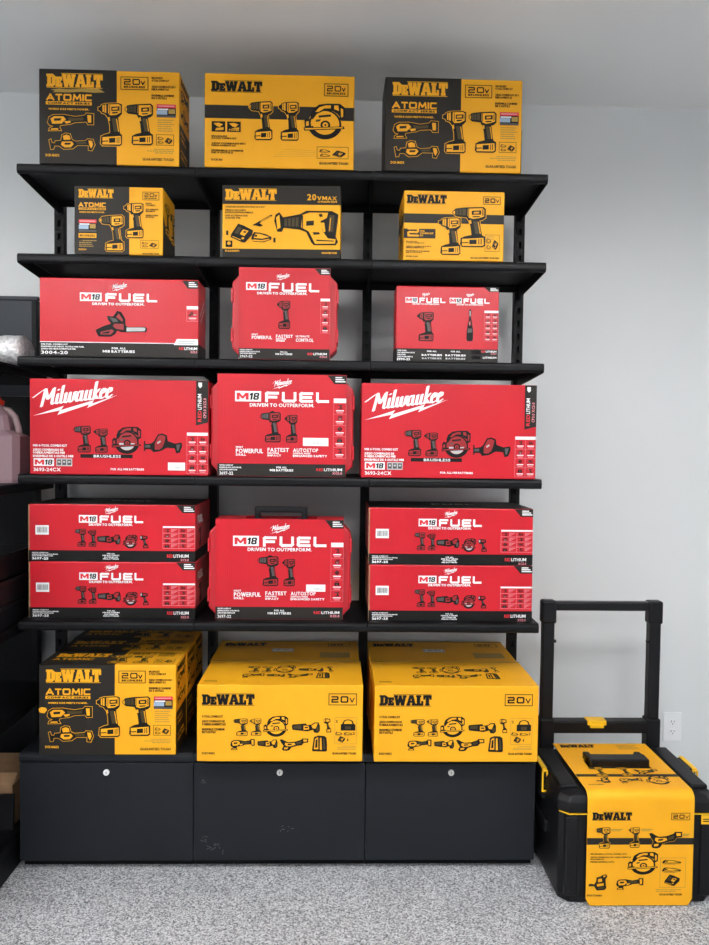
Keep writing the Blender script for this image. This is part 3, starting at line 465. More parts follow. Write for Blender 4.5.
# ------------------------------------------------------------------ the room
FW = 0.55                      # wall behind the shelves
CZ = 2.957
X0, X1, YB = -4.4, 3.4, -11.0
def structure(o): o['kind'] = 'structure'; return o
structure(box('floor', 'carpet', (X0, X1, YB, FW, -0.05, 0)))
structure(box('ceiling', 'ceiling', (X0, X1, YB, FW, CZ, CZ+0.05)))
structure(box('wall_back', 'wall', (X0-.1, X1+.1, FW, FW+.1, -0.05, CZ+.05)))
structure(box('wall_left', 'wall', (X0-.1, X0, YB, FW, -0.05, CZ+.05)))
structure(box('wall_right', 'wall', (X1, X1+.1, YB, FW, -0.05, CZ+.05)))
structure(boxes('wall_front', 'wall', [(X0, X1, YB-.1, YB, -0.05, .25), (X0, X1, YB-.1, YB, 2.45, CZ+.05), (X0, -3.2, YB-.1, YB, .25, 2.45), (2.6, X1, YB-.1, YB, .25, 2.45)]))
for i, (x, y) in enumerate(LAMPS):
    t = thing('ceiling_light', 'flat white ceiling light panel hung behind the camera', 'ceiling light', (x, y, CZ), 0, 'ceiling light panels')
    boxes('frame', 'frame', [(-.62, .62, -.32, -.30, -.26, -.20), (-.62, .62, .30, .32, -.26, -.20), (-.62, -.60, -.30, .30, -.26, -.20), (.60, .62, -.30, .30, -.26, -.20)], t)
    box('diffuser', 'diffuser', (-.6, .6, -.3, .3, -.25, -.232), t)
    box('upper_diffuser', 'uplight', (-.6, .6, -.3, .3, -.228, -.215), t)
    for x in (-.5, .5): cyl('suspension_rod', 'frame', .005, -.21, 0, 'z', t, 10, c=(x, 0))
# outlet
t = thing('wall_outlet', 'white double wall outlet beside the trolley handle', 'outlet', (1.658, FW, 0.315))
OW, OH = .082, .128
box('cover_plate', 'white', (-OW/2, OW/2, -.006, 0, -OH/2, OH/2), t, .003)
for zz in (-.021, .021):
    pts = [(.017*math.cos(a)*1.0, zz+.0155*max(-.82, min(.82, math.sin(a)))) for a in [2*math.pi*i/24 for i in range(24)]]
    s = prism('socket', 'white', pts, 'y', -.0085, -.005, t)
    boxes('slot', 'slot', [(-.0075, -.0052, -.0092, -.008, zz, zz+.008), (.0052, .0075, -.0092, -.008, zz, zz+.0065), (-.002, .002, -.0092, -.008, zz-.009, zz-.005)], s)
cyl('screw', 'frame', .003, -.0075, -.005, 'y', t, 10)

# ------------------------------------------------------------------ black shelving: uprights, shelves, decks, drawer cabinets
W = 0.6096; L0 = -1.5*W; UY = 0.386
SZ = [2.4693, 2.1651, 1.8135, 1.4054, 0.8923]; DZ = 0.424
def upright():
    root = thing('shelf_upright', 'x', 'upright', (L0, UY, 0), 0, 'slotted shelf uprights')
    hw, hs, ph, n = .018, .0055, .052, 47
    bm = bmesh.new()
    bbox(bm, -hw, -hs, 0, .0025, 0, 2.465); bbox(bm, hs, hw, 0, .0025, 0, 2.465); z = 0.0
    for k in range(n+1): bbox(bm, -hs, hs, 0, .0025, k*ph if k else 0, min(k*ph+.026, 2.465))
    bbox(bm, -hw, -hw+.0025, .0025, .034, 0, 2.465); bbox(bm, hw-.0025, hw, .0025, .034, 0, 2.465); bbox(bm, -hw, hw, .034, .0365, 0, 2.465)
    link('slotted_channel', bm_mesh(bm, 'slotted_channel'), 'black2', root)
    box('foot', 'black2', (-.02, .02, -.002, .09, 0, .02), root, .003)
    return root
u0 = upright(); UL = ['leftmost slotted black upright behind the shelf ends', 'second slotted black upright from the left, between first and second bays', 'third slotted black upright from the left, between second and third bays', 'rightmost slotted black upright beside the bare wall']
u0['label'] = UL[0]
for i in (1, 2, 3): dup(u0, (L0+i*W, UY, 0), UL[i])
LIP = .034
def shelf_profile(hgt, depth):
    P = [(depth, 0), (depth, -.028), (depth-.003, -.028), (depth-.003, -.004), (.012, -.004), (.012, -hgt), (.006, -hgt), (.002, -hgt+.004), (0, -hgt+.010), (0, -.012), (.002, -.005), (.007, -.001), (.012, 0)]
    return P
def shelf(z, hgt=LIP, depth=UY-.004):
    root = thing('steel_shelf', 'x', 'shelf', (L0+W/2, 0, z), 0, 'black steel shelves')
    prism('shelf_board', 'black', shelf_profile(hgt, depth), 'x', -W/2+.001, W/2-.001, root)
    for s in (-1, 1):
        prism('bracket', 'black2', [(.0125, -.006), (depth-.004, -.006), (depth-.004, -.052), (.20, -.045), (.0125, -.0345)], 'x', s*(W/2-.003)-.0018, s*(W/2-.003)+.0018, root)
    return root
RN = ['top', 'second', 'third', 'fourth', 'fifth']; BN = ['left', 'middle', 'right']
s0 = shelf(SZ[0])
for r in range(5):
    for b in range(3):
        lab = 'black steel shelf, %s row from the top, %s bay' % (RN[r] if r else 'topmost', BN[b])
        if r == 0 and b == 0: s0['label'] = 'black steel shelf, topmost row, left bay'
        else: dup(s0, (L0+W/2+b*W, 0, SZ[r]), lab if r else 'black steel shelf, topmost row, %s bay' % BN[b])
def cabinet():
    root = thing('drawer_cabinet', 'x', 'cabinet', (L0+W/2, 0, 0), 0, 'charcoal drawer cabinets')
    box('carcass', 'black2', (-W/2+.004, W/2-.004, .022, .38, .042, .388), root)
    box('kick_plate', 'black2', (-W/2+.0004, W/2-.0004, .048, .06, 0, .042), root)
    d = box('drawer_front', 'charcoal', (-W/2+.0012, W/2-.0012, .004, .022, .038, .388), root, .0012, 1)
    l = cyl('lock', 'frame', .0105, -.0015, .004, 'y', d, 20, c=(0, .356))
    box('keyhole', 'slot', (-.001, .001, -.0022, -.0012, .352, .360), d)
    return root
def deck():
    root = thing('base_deck', 'x', 'shelf', (L0+W/2, 0, DZ), 0, 'black base decks')
    prism('deck_board', 'charcoal', shelf_profile(.033, .382), 'x', -W/2+.001, W/2-.001, root)
    box('rear_extension', 'charcoal', (-W/2+.022, W/2-.022, .382, .505, -.012, 0), root)
    return root
c0 = cabinet(); d0 = deck()
CL = ['charcoal drawer cabinet under the black and yellow cartons, at the left end', 'scuffed charcoal drawer cabinet in the middle of the base', 'charcoal drawer cabinet beside the rolling tool box']
DL = ['charcoal base deck carrying the black and yellow cartons', 'charcoal base deck under the middle pair of long yellow cartons', 'charcoal base deck under the right pair of long yellow cartons']
c0['label'] = CL[0]; d0['label'] = DL[0]
cabs = [c0]
for i in (1, 2): cabs.append(dup(c0, (L0+W/2+i*W, 0, 0), CL[i])); dup(d0, (L0+W/2+i*W, 0, DZ), DL[i])
f = Face(cabs[1], (0, 0, 171, 98), (-W/2, .0036, .038), (W, 0, 0), (0, 0, .35)); f.begin('scuff_mark')
rs = random.Random(3)
for (x, y, w, h, n) in ((92, 66, 9, 4, 7), (10, 75, 6, 5, 6), (24, 84, 12, 8, 9), (9, 20, 4, 6, 5)):
    for k in range(n):
        a, b = x+rs.uniform(-w, w)*.6, y+rs.uniform(-h, h)*.6; f.stroke([(a, b), (a+rs.uniform(-w, w)*.4, b+rs.uniform(-h, h)*.4)], rs.uniform(.25, .6), 'scuff')
f.end()

# ------------------------------------------------------------------ cartons
def atomic4(loc, label, group):
    w, h, d = .475, .318, .172
    c = carton('tool_kit_carton', label, 'carton', w, h, d, 'yellow', loc, 0, group, [('x', 0, .5524, 'dark')])
    R_ = (40, 58, 670, 490); f = front(c, R_, w, h, d)
    f.begin('dark_panel'); f.rect(41, 59, 388, 489, 'dark')
    f.begin('brand_lettering'); f.slab(74, 82, 324, 138, 'pY', 2)
    f.begin('series_lettering'); f.wide(72, 171, 276, 202, 'ATOMIC', 7.5, 'pY', 2, .16); f.rect(70, 206, 276, 221, 'pY', 2); f.text(78, 209, 268, 218, 'COMPACT SERIES', 'pK', 1, 3)
    f.text(82, 236, 265, 244, 'WHERE SIZE MEETS POWER.', 'pY', 1, 2)
    badge20(f, 405, 85, 530, 145)
    kit_text(f, 545, 84, 655, 184, 4)
    for k, r in (('multi', (78, 257, 284, 340)), ('mini', (84, 350, 290, 432))):
        f.begin('tool_picture'); f.tool(k, *r, PY, 2, 'pY', 2.2)
    f.begin('tool_picture'); f.tool('impact', 305, 207, 412, 404, PY, 2, 'pY', 2.6)
    f.begin('tool_picture'); f.tool('drill', 424, 207, 552, 398, PY, 2)
    sticker(f, 568, 208, 655, 268)
    fine(f, 572, 276, 648, 336, 6, 'pO', seed=2); small_kit(f, 566, 346, 646, 396)
    fine(f, 516, 411, 646, 436, 3, 'pO', 'r', 3); tough(f, 505, 455, 646, 467)
    f.begin('model_number'); f.text(68, 446, 130, 457, 'DCK486D2', 'pY', 1, 2); f.end()
    g = top(c, (0, 0, 475, 172), w, h, d)
    g.begin('dark_panel'); g.rect(1, 1, 262, 171, 'dark'); g.begin('brand_lettering'); g.slab(26, 40, 215, 78, 'pY', 2)
    g.begin('series_lettering'); g.wide(26, 96, 170, 120, 'ATOMIC', 5, 'pY', 2, .16)
    for k, x in (('impact', 225), ('drill', 300)): g.begin('tool_picture'); g.tool(k, x, 62, x+70, 155, PY, 2, 'pY')
    g.begin('voltage_badge'); g.frame(275, 18, 370, 52, 'pK', 2); g.wide(290, 25, 350, 45, '20', 4, 'pK')
    small_kit(g, 390, 100, 460, 150); fine(g, 385, 20, 460, 70, 5, 'pK'); g.end()
    k = right(c, (0, 0, 172, 318), w, h, d)
    k.begin('dark_panel'); k.rect(1, 170, 171, 317, 'dark')
    for q, r in (('multi', (20, 40, 150, 90)), ('mini', (20, 100, 150, 150))): k.begin('tool_picture'); k.tool(q, *r, PY, 1)
    k.begin('kit_text'); k.lines(20, 190, [('BRUSHLESS', 90), ('COMBO KIT', 110), ('', 0), ('ATOMIC', 130), ('COMPACT SERIES', 140)], 20, 'pY', .5, 2)
    k.begin('brand_lettering'); k.slab(20, 12, 150, 32, 'pK', 1, False); k.end()
    l = left(c, (0, 0, 172, 318), w, h, d); l.begin('dark_panel'); l.rect(1, 1, 171, 317, 'dark'); l.end()
    box('top_seam', 'pO', (-w/2+.004, w/2-.004, -.001, .001, h, h+.0004), c)
    return c, d
G1 = 'black and yellow four tool kit cartons'
A4, d4 = atomic4((-.600, .005+.086, SZ[0]), 'black and yellow four-tool kit carton at the left end of the top shelf', G1)
A4c = dup(A4, (.5815, .005+.086, SZ[0]), 'black and yellow four-tool kit carton at the right end of the top shelf')
A6 = dup(A4, (-.6015, -.010+.086, DZ), 'black and yellow four-tool kit carton in front on the base deck')
dup(A4, (-.600, .1645+.086, DZ), 'black and yellow four-tool kit carton second back on the base deck, top edge showing')
dup(A4, (-.604, .339+.086, DZ), 'black and yellow four-tool kit carton furthest back on the base deck')
ft = Face(A4, (40, 58, 670, 490), (-.2375, -.086, 0), (.475, 0, 0), (0, 0, .318)); ft.begin('torn_label', 'peeled strip of yellow paper')
ft.poly([(92, 152), (130, 147), (170, 150), (255, 145), (300, 140), (335, 160), (290, 163), (230, 160), (170, 164), (100, 164), (112, 158)], 'pO', 2); ft.end()
ft = Face(A6, (40, 58, 670, 490), (-.2375, -.086, 0), (.475, 0, 0), (0, 0, .318)); ft.begin('torn_patch', 'torn yellow tape scrap at the left edge')
ft.poly([(39, 268), (52, 260), (72, 264), (78, 274), (66, 290), (46, 288), (40, 280)], 'pY', 3); ft.end()

def three_tool(loc, label):
    w, h, d = .514, .318, .15
    c = carton('saw_kit_carton', label, 'carton', w, h, d, 'yellow', loc, 0)
    f = front(c, (40, 60, 668, 450), w, h, d)
    f.begin('dark_band'); f.rect(41, 192, 667, 247, 'dark')
    f.begin('brand_lettering'); f.slab(68, 94, 280, 134, 'pK')
    badge20(f, 540, 93, 642, 146)
    for k, r in (('drill', (225, 172, 325, 335)), ('impact', (350, 172, 435, 335)), ('saw', (455, 177, 628, 326))): f.begin('tool_picture'); f.tool(k, *r, PY, 2, 'pY', 2)
    for x in (70, 135):
        f.begin('feature_icon'); f.rect(x, 260, x+57, 303, 'pK'); f.poly([(x+8, 268), (x+30, 266), (x+48, 272), (x+34, 284), (x+22, 280)], 'pY', 1); f.poly([(x+20, 288), (x+50, 284), (x+50, 296), (x+14, 298)], 'pY', 1)
    f.begin('feature_icon'); f.rect(140, 290, 188, 300, 'pK', 2); f.text(143, 291, 186, 299, 'POWER', 'pY', 1, 3)
    kit_text(f, 70, 318, 215, 392, 3)
    f.begin('model_number'); f.text(70, 415, 116, 423, 'DCK361', 'pK')
    small_kit(f, 512, 356, 645, 406); f.begin('motion_lines')
    for k in range(4): f.stroke([(330+k*14, 402-k*10), (420, 398-k*9), (508, 396-k*7)], 1.0, 'pO')
    tough(f, 522, 420, 645, 430); f.end()
    k = right(c, (0, 0, 150, 318), w, h, d); k.begin('dark_band'); k.rect(1, 100, 149, 150, 'dark'); k.end()
    return c
three_tool((-.0195, .005+.075, SZ[0]), 'yellow carton with dark band and circular saw picture, middle of top shelf')

def atomic2():
    w, h, d = .302, .232, .185
    c = carton('drill_kit_carton', 'small black and yellow two-tool carton under the top left carton', 'carton', w, h, d, 'yellow', (-.569, .008+d/2, SZ[1]), 0, None, [('x', 0, .617, 'dark')])
    f = front(c, (38, 45, 610, 475), w, h, d)
    f.begin('dark_panel'); f.rect(39, 46, 392, 474, 'dark')
    f.begin('brand_lettering'); f.slab(65, 67, 290, 116, 'pY', 2)
    f.begin('series_lettering'); f.wide(64, 149, 241, 178, 'ATOMIC', 7, 'pY', 2, .16); f.rect(66, 182, 241, 196, 'pY', 2); f.text(72, 185, 235, 193, 'COMPACT SERIES', 'pK', 1, 3); f.text(70, 206, 235, 214, 'WHERE SIZE MEETS POWER.', 'pY', 1, 2)
    sticker(f, 66, 256, 180, 334); f.begin('value_strip'); f.rect(65, 343, 180, 372, 'pY', 2); f.text(72, 351, 170, 364, 'BRUSHLESS', 'pK', 1, 3)
    fine(f, 68, 384, 200, 432, 4, 'pO', seed=5); f.begin('model_number'); f.text(66, 440, 115, 450, 'DCK254', 'pY', 1, 2)
    f.begin('tool_picture'); f.tool('drill', 200, 225, 358, 455, PY, 2, 'pY', 3)
    f.begin('tool_picture'); f.tool('impact', 358, 145, 485, 370, PY, 2, 'pY', 3)
    badge20(f, 478, 75, 585, 127); kit_text(f, 498, 143, 585, 238, 2); small_kit(f, 465, 380, 582, 432); tough(f, 478, 460, 586, 469); f.end()
    k = right(c, (0, 0, 185, 232), w, h, d); k.begin('dark_panel'); k.poly([(1, 231), (1, 90), (60, 150), (184, 150), (184, 231)], 'dark')
    k.begin('tool_picture'); k.tool('impact', 20, 40, 90, 150, PY, 2); k.begin('tool_picture'); k.tool('drill', 100, 50, 175, 160, PY, 2); k.end()
    l = left(c, (0, 0, 10, 10), w, h, d); l.begin('dark_panel'); l.rect(.1, .1, 9.9, 9.9, 'dark'); l.end()
    g = top(c, (0, 0, 302, 185), w, h, d); g.begin('dark_panel'); g.rect(1, 1, 186, 184, 'dark'); g.end()
atomic2()

def recip():
    w, h, d = .410, .248, .13
    c = carton('saw_carton', 'flat yellow carton with dark top and reciprocating saw picture', 'carton', w, h, d, 'yellow', (-.009, .012+d/2, SZ[1]), -.03, None, [('z', .7393, 1, 'dark'), ('z', 0, .1223, 'dark')])
    f = front(c, (42, 32, 663, 408), w, h, d)
    f.begin('dark_header'); f.rect(43, 33, 662, 130, 'dark'); f.begin('dark_footer'); f.rect(43, 362, 662, 407, 'dark')
    f.begin('brand_lettering'); f.slab(58, 54, 326, 106, 'pY', 2)
    f.begin('voltage_lettering'); f.text(487, 74, 535, 106, '20', 'pY', 1, 2); f.text(540, 86, 562, 106, 'V', 'pY', 1, 2); f.text(566, 86, 643, 106, 'MAX', 'pY', 1, 2); f.text(543, 110, 643, 119, 'LITHIUM ION', 'pY', 1, 2)
    f.begin('tool_picture'); f.tool('recip', 315, 162, 652, 340, PY, 1)
    for k, r in (('charger', (84, 232, 205, 330)), ('battery', (195, 272, 302, 328)), ('blade', (200, 183, 305, 246))): f.begin('contents_picture'); f.tool(k, *r, PY, 1)
    f.begin('count_number'); f.text(63, 268, 74, 291, '1', 'pK'); f.text(312, 303, 323, 327, '1', 'pK')
    f.begin('feature_icon'); f.rect(60, 320, 96, 354, 'pK'); f.poly([(70, 328), (78, 324), (86, 328), (88, 338), (78, 344), (68, 338)], 'pY', 1)
    f.begin('kit_text')
    for t, x, y in (('CORDLESS RECIPROCATING SAW KIT', 265, 140), ('SIERRA DE SABLE', 165, 157), ('RECIPROCANTE INALAMBRICA', 205, 169), ('SCIE ALTERNATIVE', 175, 186), ('SANS FIL', 140, 198)): f.text(58, y, x, y+8, t, 'pK')
    f.begin('model_number'); f.text(58, 369, 132, 378, 'DCS380P1', 'pY', 1, 2); f.text(566, 376, 645, 384, 'GUARANTEED TOUGH', 'pY', 1, 2); f.end()
    g = right(c, (0, 0, 10, 10), w, h, d); g.begin('dark_header'); g.rect(.1, .1, 9.9, 2.6, 'dark'); g.begin('dark_footer'); g.rect(.1, 8.8, 9.9, 9.9, 'dark'); g.end()
recip()

def two_tool():
    w, h, d = .351, .240, .21
    c = carton('drill_kit_carton', 'yellow carton with dark band and big numeral 2, right of the second row', 'carton', w, h, d, 'yellow', (.589, .008+d/2, SZ[1]), 0)
    f = front(c, (80, 40, 672, 437), w, h, d)
    f.begin('dark_band'); f.rect(81, 172, 671, 225, 'dark')
    f.begin('brand_lettering'); f.slab(98, 67, 330, 111, 'pK'); badge20(f, 545, 68, 648, 114, None)
    f.begin('tool_picture'); f.tool('drill', 365, 128, 562, 358, PY, 2, 'pY', 3)
    f.begin('tool_picture'); f.tool('impact', 285, 190, 415, 405, PY, 3, 'pY', 3)
    f.begin('numeral_panel'); f.rect(81, 258, 268, 312, 'dark'); f.wide(103, 252, 170, 303, '2', 11, 'pY', 1)
    for k, (t, x) in enumerate((('TOOL', 205), ('COMBO KIT', 256), ('KIT', 196))): f.text(176, 266+k*13, x, 275+k*13, t, 'pY', 1, 1)
    kit_text(f, 96, 328, 246, 396, 2); f.begin('model_number'); f.text(96, 412, 165, 420, 'DCK240', 'pK')
    small_kit(f, 560, 285, 646, 382); fine(f, 560, 290, 640, 318, 3, 'pO', seed=8); tough(f, 475, 414, 646, 423); f.end()
    l = left(c, (0, 0, 21, 24), w, h, d); l.begin('dark_band'); l.rect(.1, 7.9, 20.9, 11.1, 'dark'); l.begin('tool_picture'); l.tool('drill', 4, 5, 16, 20, PY, 2); l.end()
two_tool()

def fuel_head(f, logo, badge, fuel, drv, th, num='18'):
    f.begin('brand_lettering'); f.script(*logo, 'pW'); m18(f, *badge, num)
    f.begin('series_lettering'); f.wide(*fuel, 'FUEL', th, 'pW', 1, .22)
    f.begin('slogan_text'); f.text(*drv, 'DRIVEN TO OUTPERFORM.', 'pW')

def chainsaw():
    w, h, d = .545, .270, .14
    c = carton('chainsaw_carton', 'long red carton with a chainsaw picture', 'carton', w, h, d, 'red', (-.567, .006+d/2, SZ[2]), 0, None, [('z', 0, .178, 'dark')])
    f = front(c, (40, 28, 632, 325), w, h, d)
    f.begin('dark_footer'); f.rect(41, 272, 631, 324, 'dark'); f.begin('white_rule'); f.rect(41, 269, 545, 272, 'pW')
    f.begin('white_flash'); f.poly([(552, 253), (631, 253), (631, 276), (540, 276)], 'pW', 1); f.rect(560, 260, 620, 264, 'pL', 2); f.rect(555, 267, 615, 271, 'pL', 2)
    fuel_head(f, (306, 48, 368, 77), (190, 83, 271, 115), (285, 84, 478, 116), (236, 120, 430, 129), 8.5)
    f.begin('tool_picture'); f.tool('chainsaw', 248, 150, 441, 248, PR, 1)
    f.begin('white_tag'); f.rect(588, 128, 631, 140, 'pW'); f.begin('icon_table'); f.frame(588, 142, 631, 186, 'pP', 1.2); f.tool('chainsaw', 594, 148, 626, 166, PR, 0); f.rect(596, 172, 624, 175, 'pW'); f.rect(598, 178, 622, 181, 'pP')
    corner(f, 570, 32, 631, 62); foot_text(f, 46, 277, 206, 316, '3004-20'); batteries(f, 335, 120, 288, 308); lithium(f, 560, 284, 628, 294); f.end()
    r = right(c, (0, 0, 14, 27), w, h, d); r.begin('dark_footer'); r.rect(.1, 22.2, 13.9, 26.9, 'dark'); r.begin('series_lettering'); r.stroke([(3, 12), (10, 6)], .5, 'pW'); r.stroke([(4, 14), (11, 8)], .4, 'pW'); r.end()
chainsaw()

def hard_case(name, label, sw, sh, cw, chh, d, loc, design, handle):
    root = thing(name, label, 'tool case', loc, 0)
    k = .034; hw = cw/2
    def octo(s, z0, z1, c): return [(-hw*s+c, z0), (hw*s-c, z0), (hw*s, z0+c), (hw*s, z1-c), (hw*s-c, z1), (-hw*s+c, z1), (-hw*s, z1-c), (-hw*s, z0+c)]
    z0, z1 = .005, chh
    prism('front_shell', 'redplastic', octo(1, z0, z1, k), 'y', -d/2+.014, -.002, root, .007)
    prism('back_shell', 'redplastic', octo(1, z0, z1, k), 'y', .002, d/2-.004, root, .006)
    prism('hinge_band', 'blackplastic', octo(.985, z0+.004, z1-.004, k), 'y', -.0021, .0021, root)
    for s in (-1, 1):                                   # moulded corner ribs
        for zz in (z0+.055, z1-.055-.05):
            box('corner_rib', 'redplastic', (s*hw-.004, s*hw+.004, -d/2+.010, d/2-.012, zz, zz+.05), root, .003)
    if handle:
        boxes('latch', 'blackgloss', [(x-.016, x+.016, -.03, .03, z1-.006, z1+.012) for x in (-.075, .075)], root, .003)
        boxes('carry_handle', 'blackplastic', [(-.095, -.075, -.014, .014, z1-.004, z1+.04), (.075, .095, -.014, .014, z1-.004, z1+.04), (-.095, .095, -.014, .014, z1+.034, z1+.054)], root, .004)
    # card sleeve wrapped round the case: a loop open at the two sides
    t = .0025; a = d/2; bm = bmesh.new()
    for e in ((-sw/2, sw/2, -a, -a+t, 0, sh), (-sw/2, sw/2, a-t, a, 0, sh), (-sw/2, sw/2, -a+t, a-t, 0, t)): bbox(bm, *e)
    if handle:
        for e in ((-sw/2, -.13, -a+t, a-t, sh-t, sh), (.13, sw/2, -a+t, a-t, sh-t, sh), (-.13, .13, -a+t, -.045, sh-t, sh), (-.13, .13, .045, a-t, sh-t, sh)): bbox(bm, *e)
    else: bbox(bm, -sw/2, sw/2, -a+t, a-t, sh-t, sh)
    link('card_sleeve', bm_mesh(bm, 'card_sleeve'), 'red', root)
    design(Face(root, design.r, (-sw/2, -a, 0), (sw, 0, 0), (0, 0, sh)))
    return root
def words(f, cols):
    for x, items in cols:
        f.begin('claim_text')
        for t, x1, y0, y1 in items: f.text(x, y0, x1, y1, t, 'pW')
def case1(f):
    f.begin('dark_footer'); f.rect(83, 532, 621, 597, 'dark')
    fuel_head(f, (298, 80, 384, 120), (125, 132, 245, 179), (258, 134, 556, 187), (190, 190, 485, 204), 13)
    f.begin('tool_picture'); f.tool('impact', 308, 240, 386, 412, PR, 1)
    words(f, ((160, (('MOST', 195, 443, 452), ('POWERFUL', 280, 455, 475))), (303, (('FASTEST', 403, 447, 465), ('DRIVING', 362, 468, 477), ('SPEED', 356, 480, 489))), (420, (('ULTIMATE', 500, 450, 461), ('CONTROL', 525, 468, 488)))))
    spec_table(f, 565, 225, 620, 435, 4, 1); corner(f, 528, 44, 621, 82)
    foot_text(f, 90, 538, 210, 588, '2967-22'); batteries(f, 350, 100, 548, 570); lithium(f, 490, 555, 605, 568); f.end()
case1.r = (82, 42, 622, 598)
def case2(f):
    f.begin('dark_footer'); f.rect(58, 425, 627, 481, 'dark')
    fuel_head(f, (300, 53, 390, 94), (135, 104, 250, 150), (268, 106, 551, 152), (200, 157, 485, 172), 12)
    f.begin('tool_picture'); f.tool('drill', 245, 195, 338, 330, PR, 1); f.poly([(285, 205), (290, 194), (302, 190), (314, 196), (316, 206)], 'pK', 1)
    f.begin('tool_picture'); f.tool('impact', 355, 206, 412, 330, PR, 1)
    words(f, ((140, (('MOST', 172, 348, 356), ('POWERFUL', 260, 359, 378), ('DRILL', 185, 381, 390))), (280, (('FASTEST', 375, 354, 371), ('DRIVING', 330, 374, 381), ('IMPACT', 340, 384, 392))), (393, (('AUTOSTOP', 505, 355, 371), ('CONTROL MODE', 470, 374, 381), ('ENHANCED SAFETY', 545, 384, 393)))))
    spec_table(f, 572, 132, 627, 398, 5, 1); corner(f, 543, 30, 627, 68)
    foot_text(f, 68, 430, 165, 475, '3697-22'); batteries(f, 343, 104, 437, 458); lithium(f, 497, 443, 612, 455); f.end()
case2.r = (57, 28, 628, 482)
hard_case('impact_driver_case', 'square red hard case in a card sleeve showing one impact driver', 0.317, .3165, .368, .303, .12, (.003, .006+.06, SZ[2]), case1, False)
k1 = hard_case('drill_kit_case', 'red hard case in a two-tool card sleeve between the two big script cartons', .449, .357, .500, .340, .13, (-.003, .006+.065, SZ[3]), case2, False)
k2 = hard_case('drill_kit_case', 'red hard case with carry handle up in a two-tool sleeve, fifth shelf', .456, .360, .508, .345, .13, (-.010, .045+.065, SZ[4]), case2, True)
f = Face(k1, case2.r, (-.2245, -.065, 0), (.449, 0, 0), (0, 0, .357)); barcode(f, 437, 308, 550, 344, False); f.end()
f = Face(k2, case2.r, (-.228, -.065, 0), (.456, 0, 0), (0, 0, .360)); barcode(f, 462, 322, 548, 354, False); f.end()

def two_red():
    w, h, d = .360, .263, .11
    c = carton('tool_kit_carton', 'red carton with an impact wrench and ratchet side by side, right of third row', 'carton', w, h, d, 'red', (.572, .010+d/2, SZ[2]), 0, None, [('z', 0, .174, 'dark')])
    f = front(c, (65, 40, 670, 482), w, h, d)
    f.begin('dark_footer'); f.rect(66, 405, 669, 481, 'dark')
    for x, num in ((0, '18'), (260, '12')):
        f.begin('brand_lettering'); f.script(212+x, 80, 264+x, 102, 'pW'); m18(f, 118+x, 106, 190+x, 138, num)
        f.begin('series_lettering'); f.wide(200+x, 108, 354+x, 138, 'FUEL', 8, 'pW', 1, .22); f.begin('slogan_text'); f.text(160+x, 141, 318+x, 149, 'DRIVEN TO OUTPERFORM.', 'pW')
    f.begin('tool_picture'); f.tool('impact', 188, 190, 286, 362, PR, 1); f.begin('tool_picture'); f.tool('ratchet', 480, 172, 520, 358, PR, 1)
    spec_table(f, 585, 178, 669, 356, 5, 2); corner(f, 580, 41, 669, 68)
    f.begin('kit_text')
    for k, (t, x) in enumerate((('M18 FUEL', 130), ('IMPACT WRENCH AND RATCHET KIT', 178), ('M12 FUEL', 125), ('JUEGO DE HERRAMIENTAS', 165))): f.text(76, 414+k*12, x+0, 421+k*12, t, 'pW')
    f.text(66+6, 462, 150, 474, '2990-22', 'pW')
    for xc in (278, 418):
        f.begin('battery_note'); f.text(xc-28, 416, xc+28, 424, 'FOR ALL', 'pW'); f.text(xc-60, 437, xc+60, 447, 'BATTERIES', 'pW'); f.text(xc-58, 457, xc+58, 466, 'BATTERIES', 'pL')
    for y in (412, 444): f.begin('voltage_tag'); f.rect(514, y, 560, y+18, 'pL'); f.text(520, y+4, 554, y+14, 'M18' if y < 430 else 'M12', 'pK', 1, 1)
    lithium(f, 570, 412, 660, 422); f.begin('battery_text'); f.text(580, 448, 660, 458, 'LITHIUM', 'pW'); f.end()
    l = left(c, (0, 0, 10, 10), w, h, d); l.begin('dark_footer'); l.rect(.1, 8.2, 9.9, 9.9, 'dark'); l.end()
two_red()

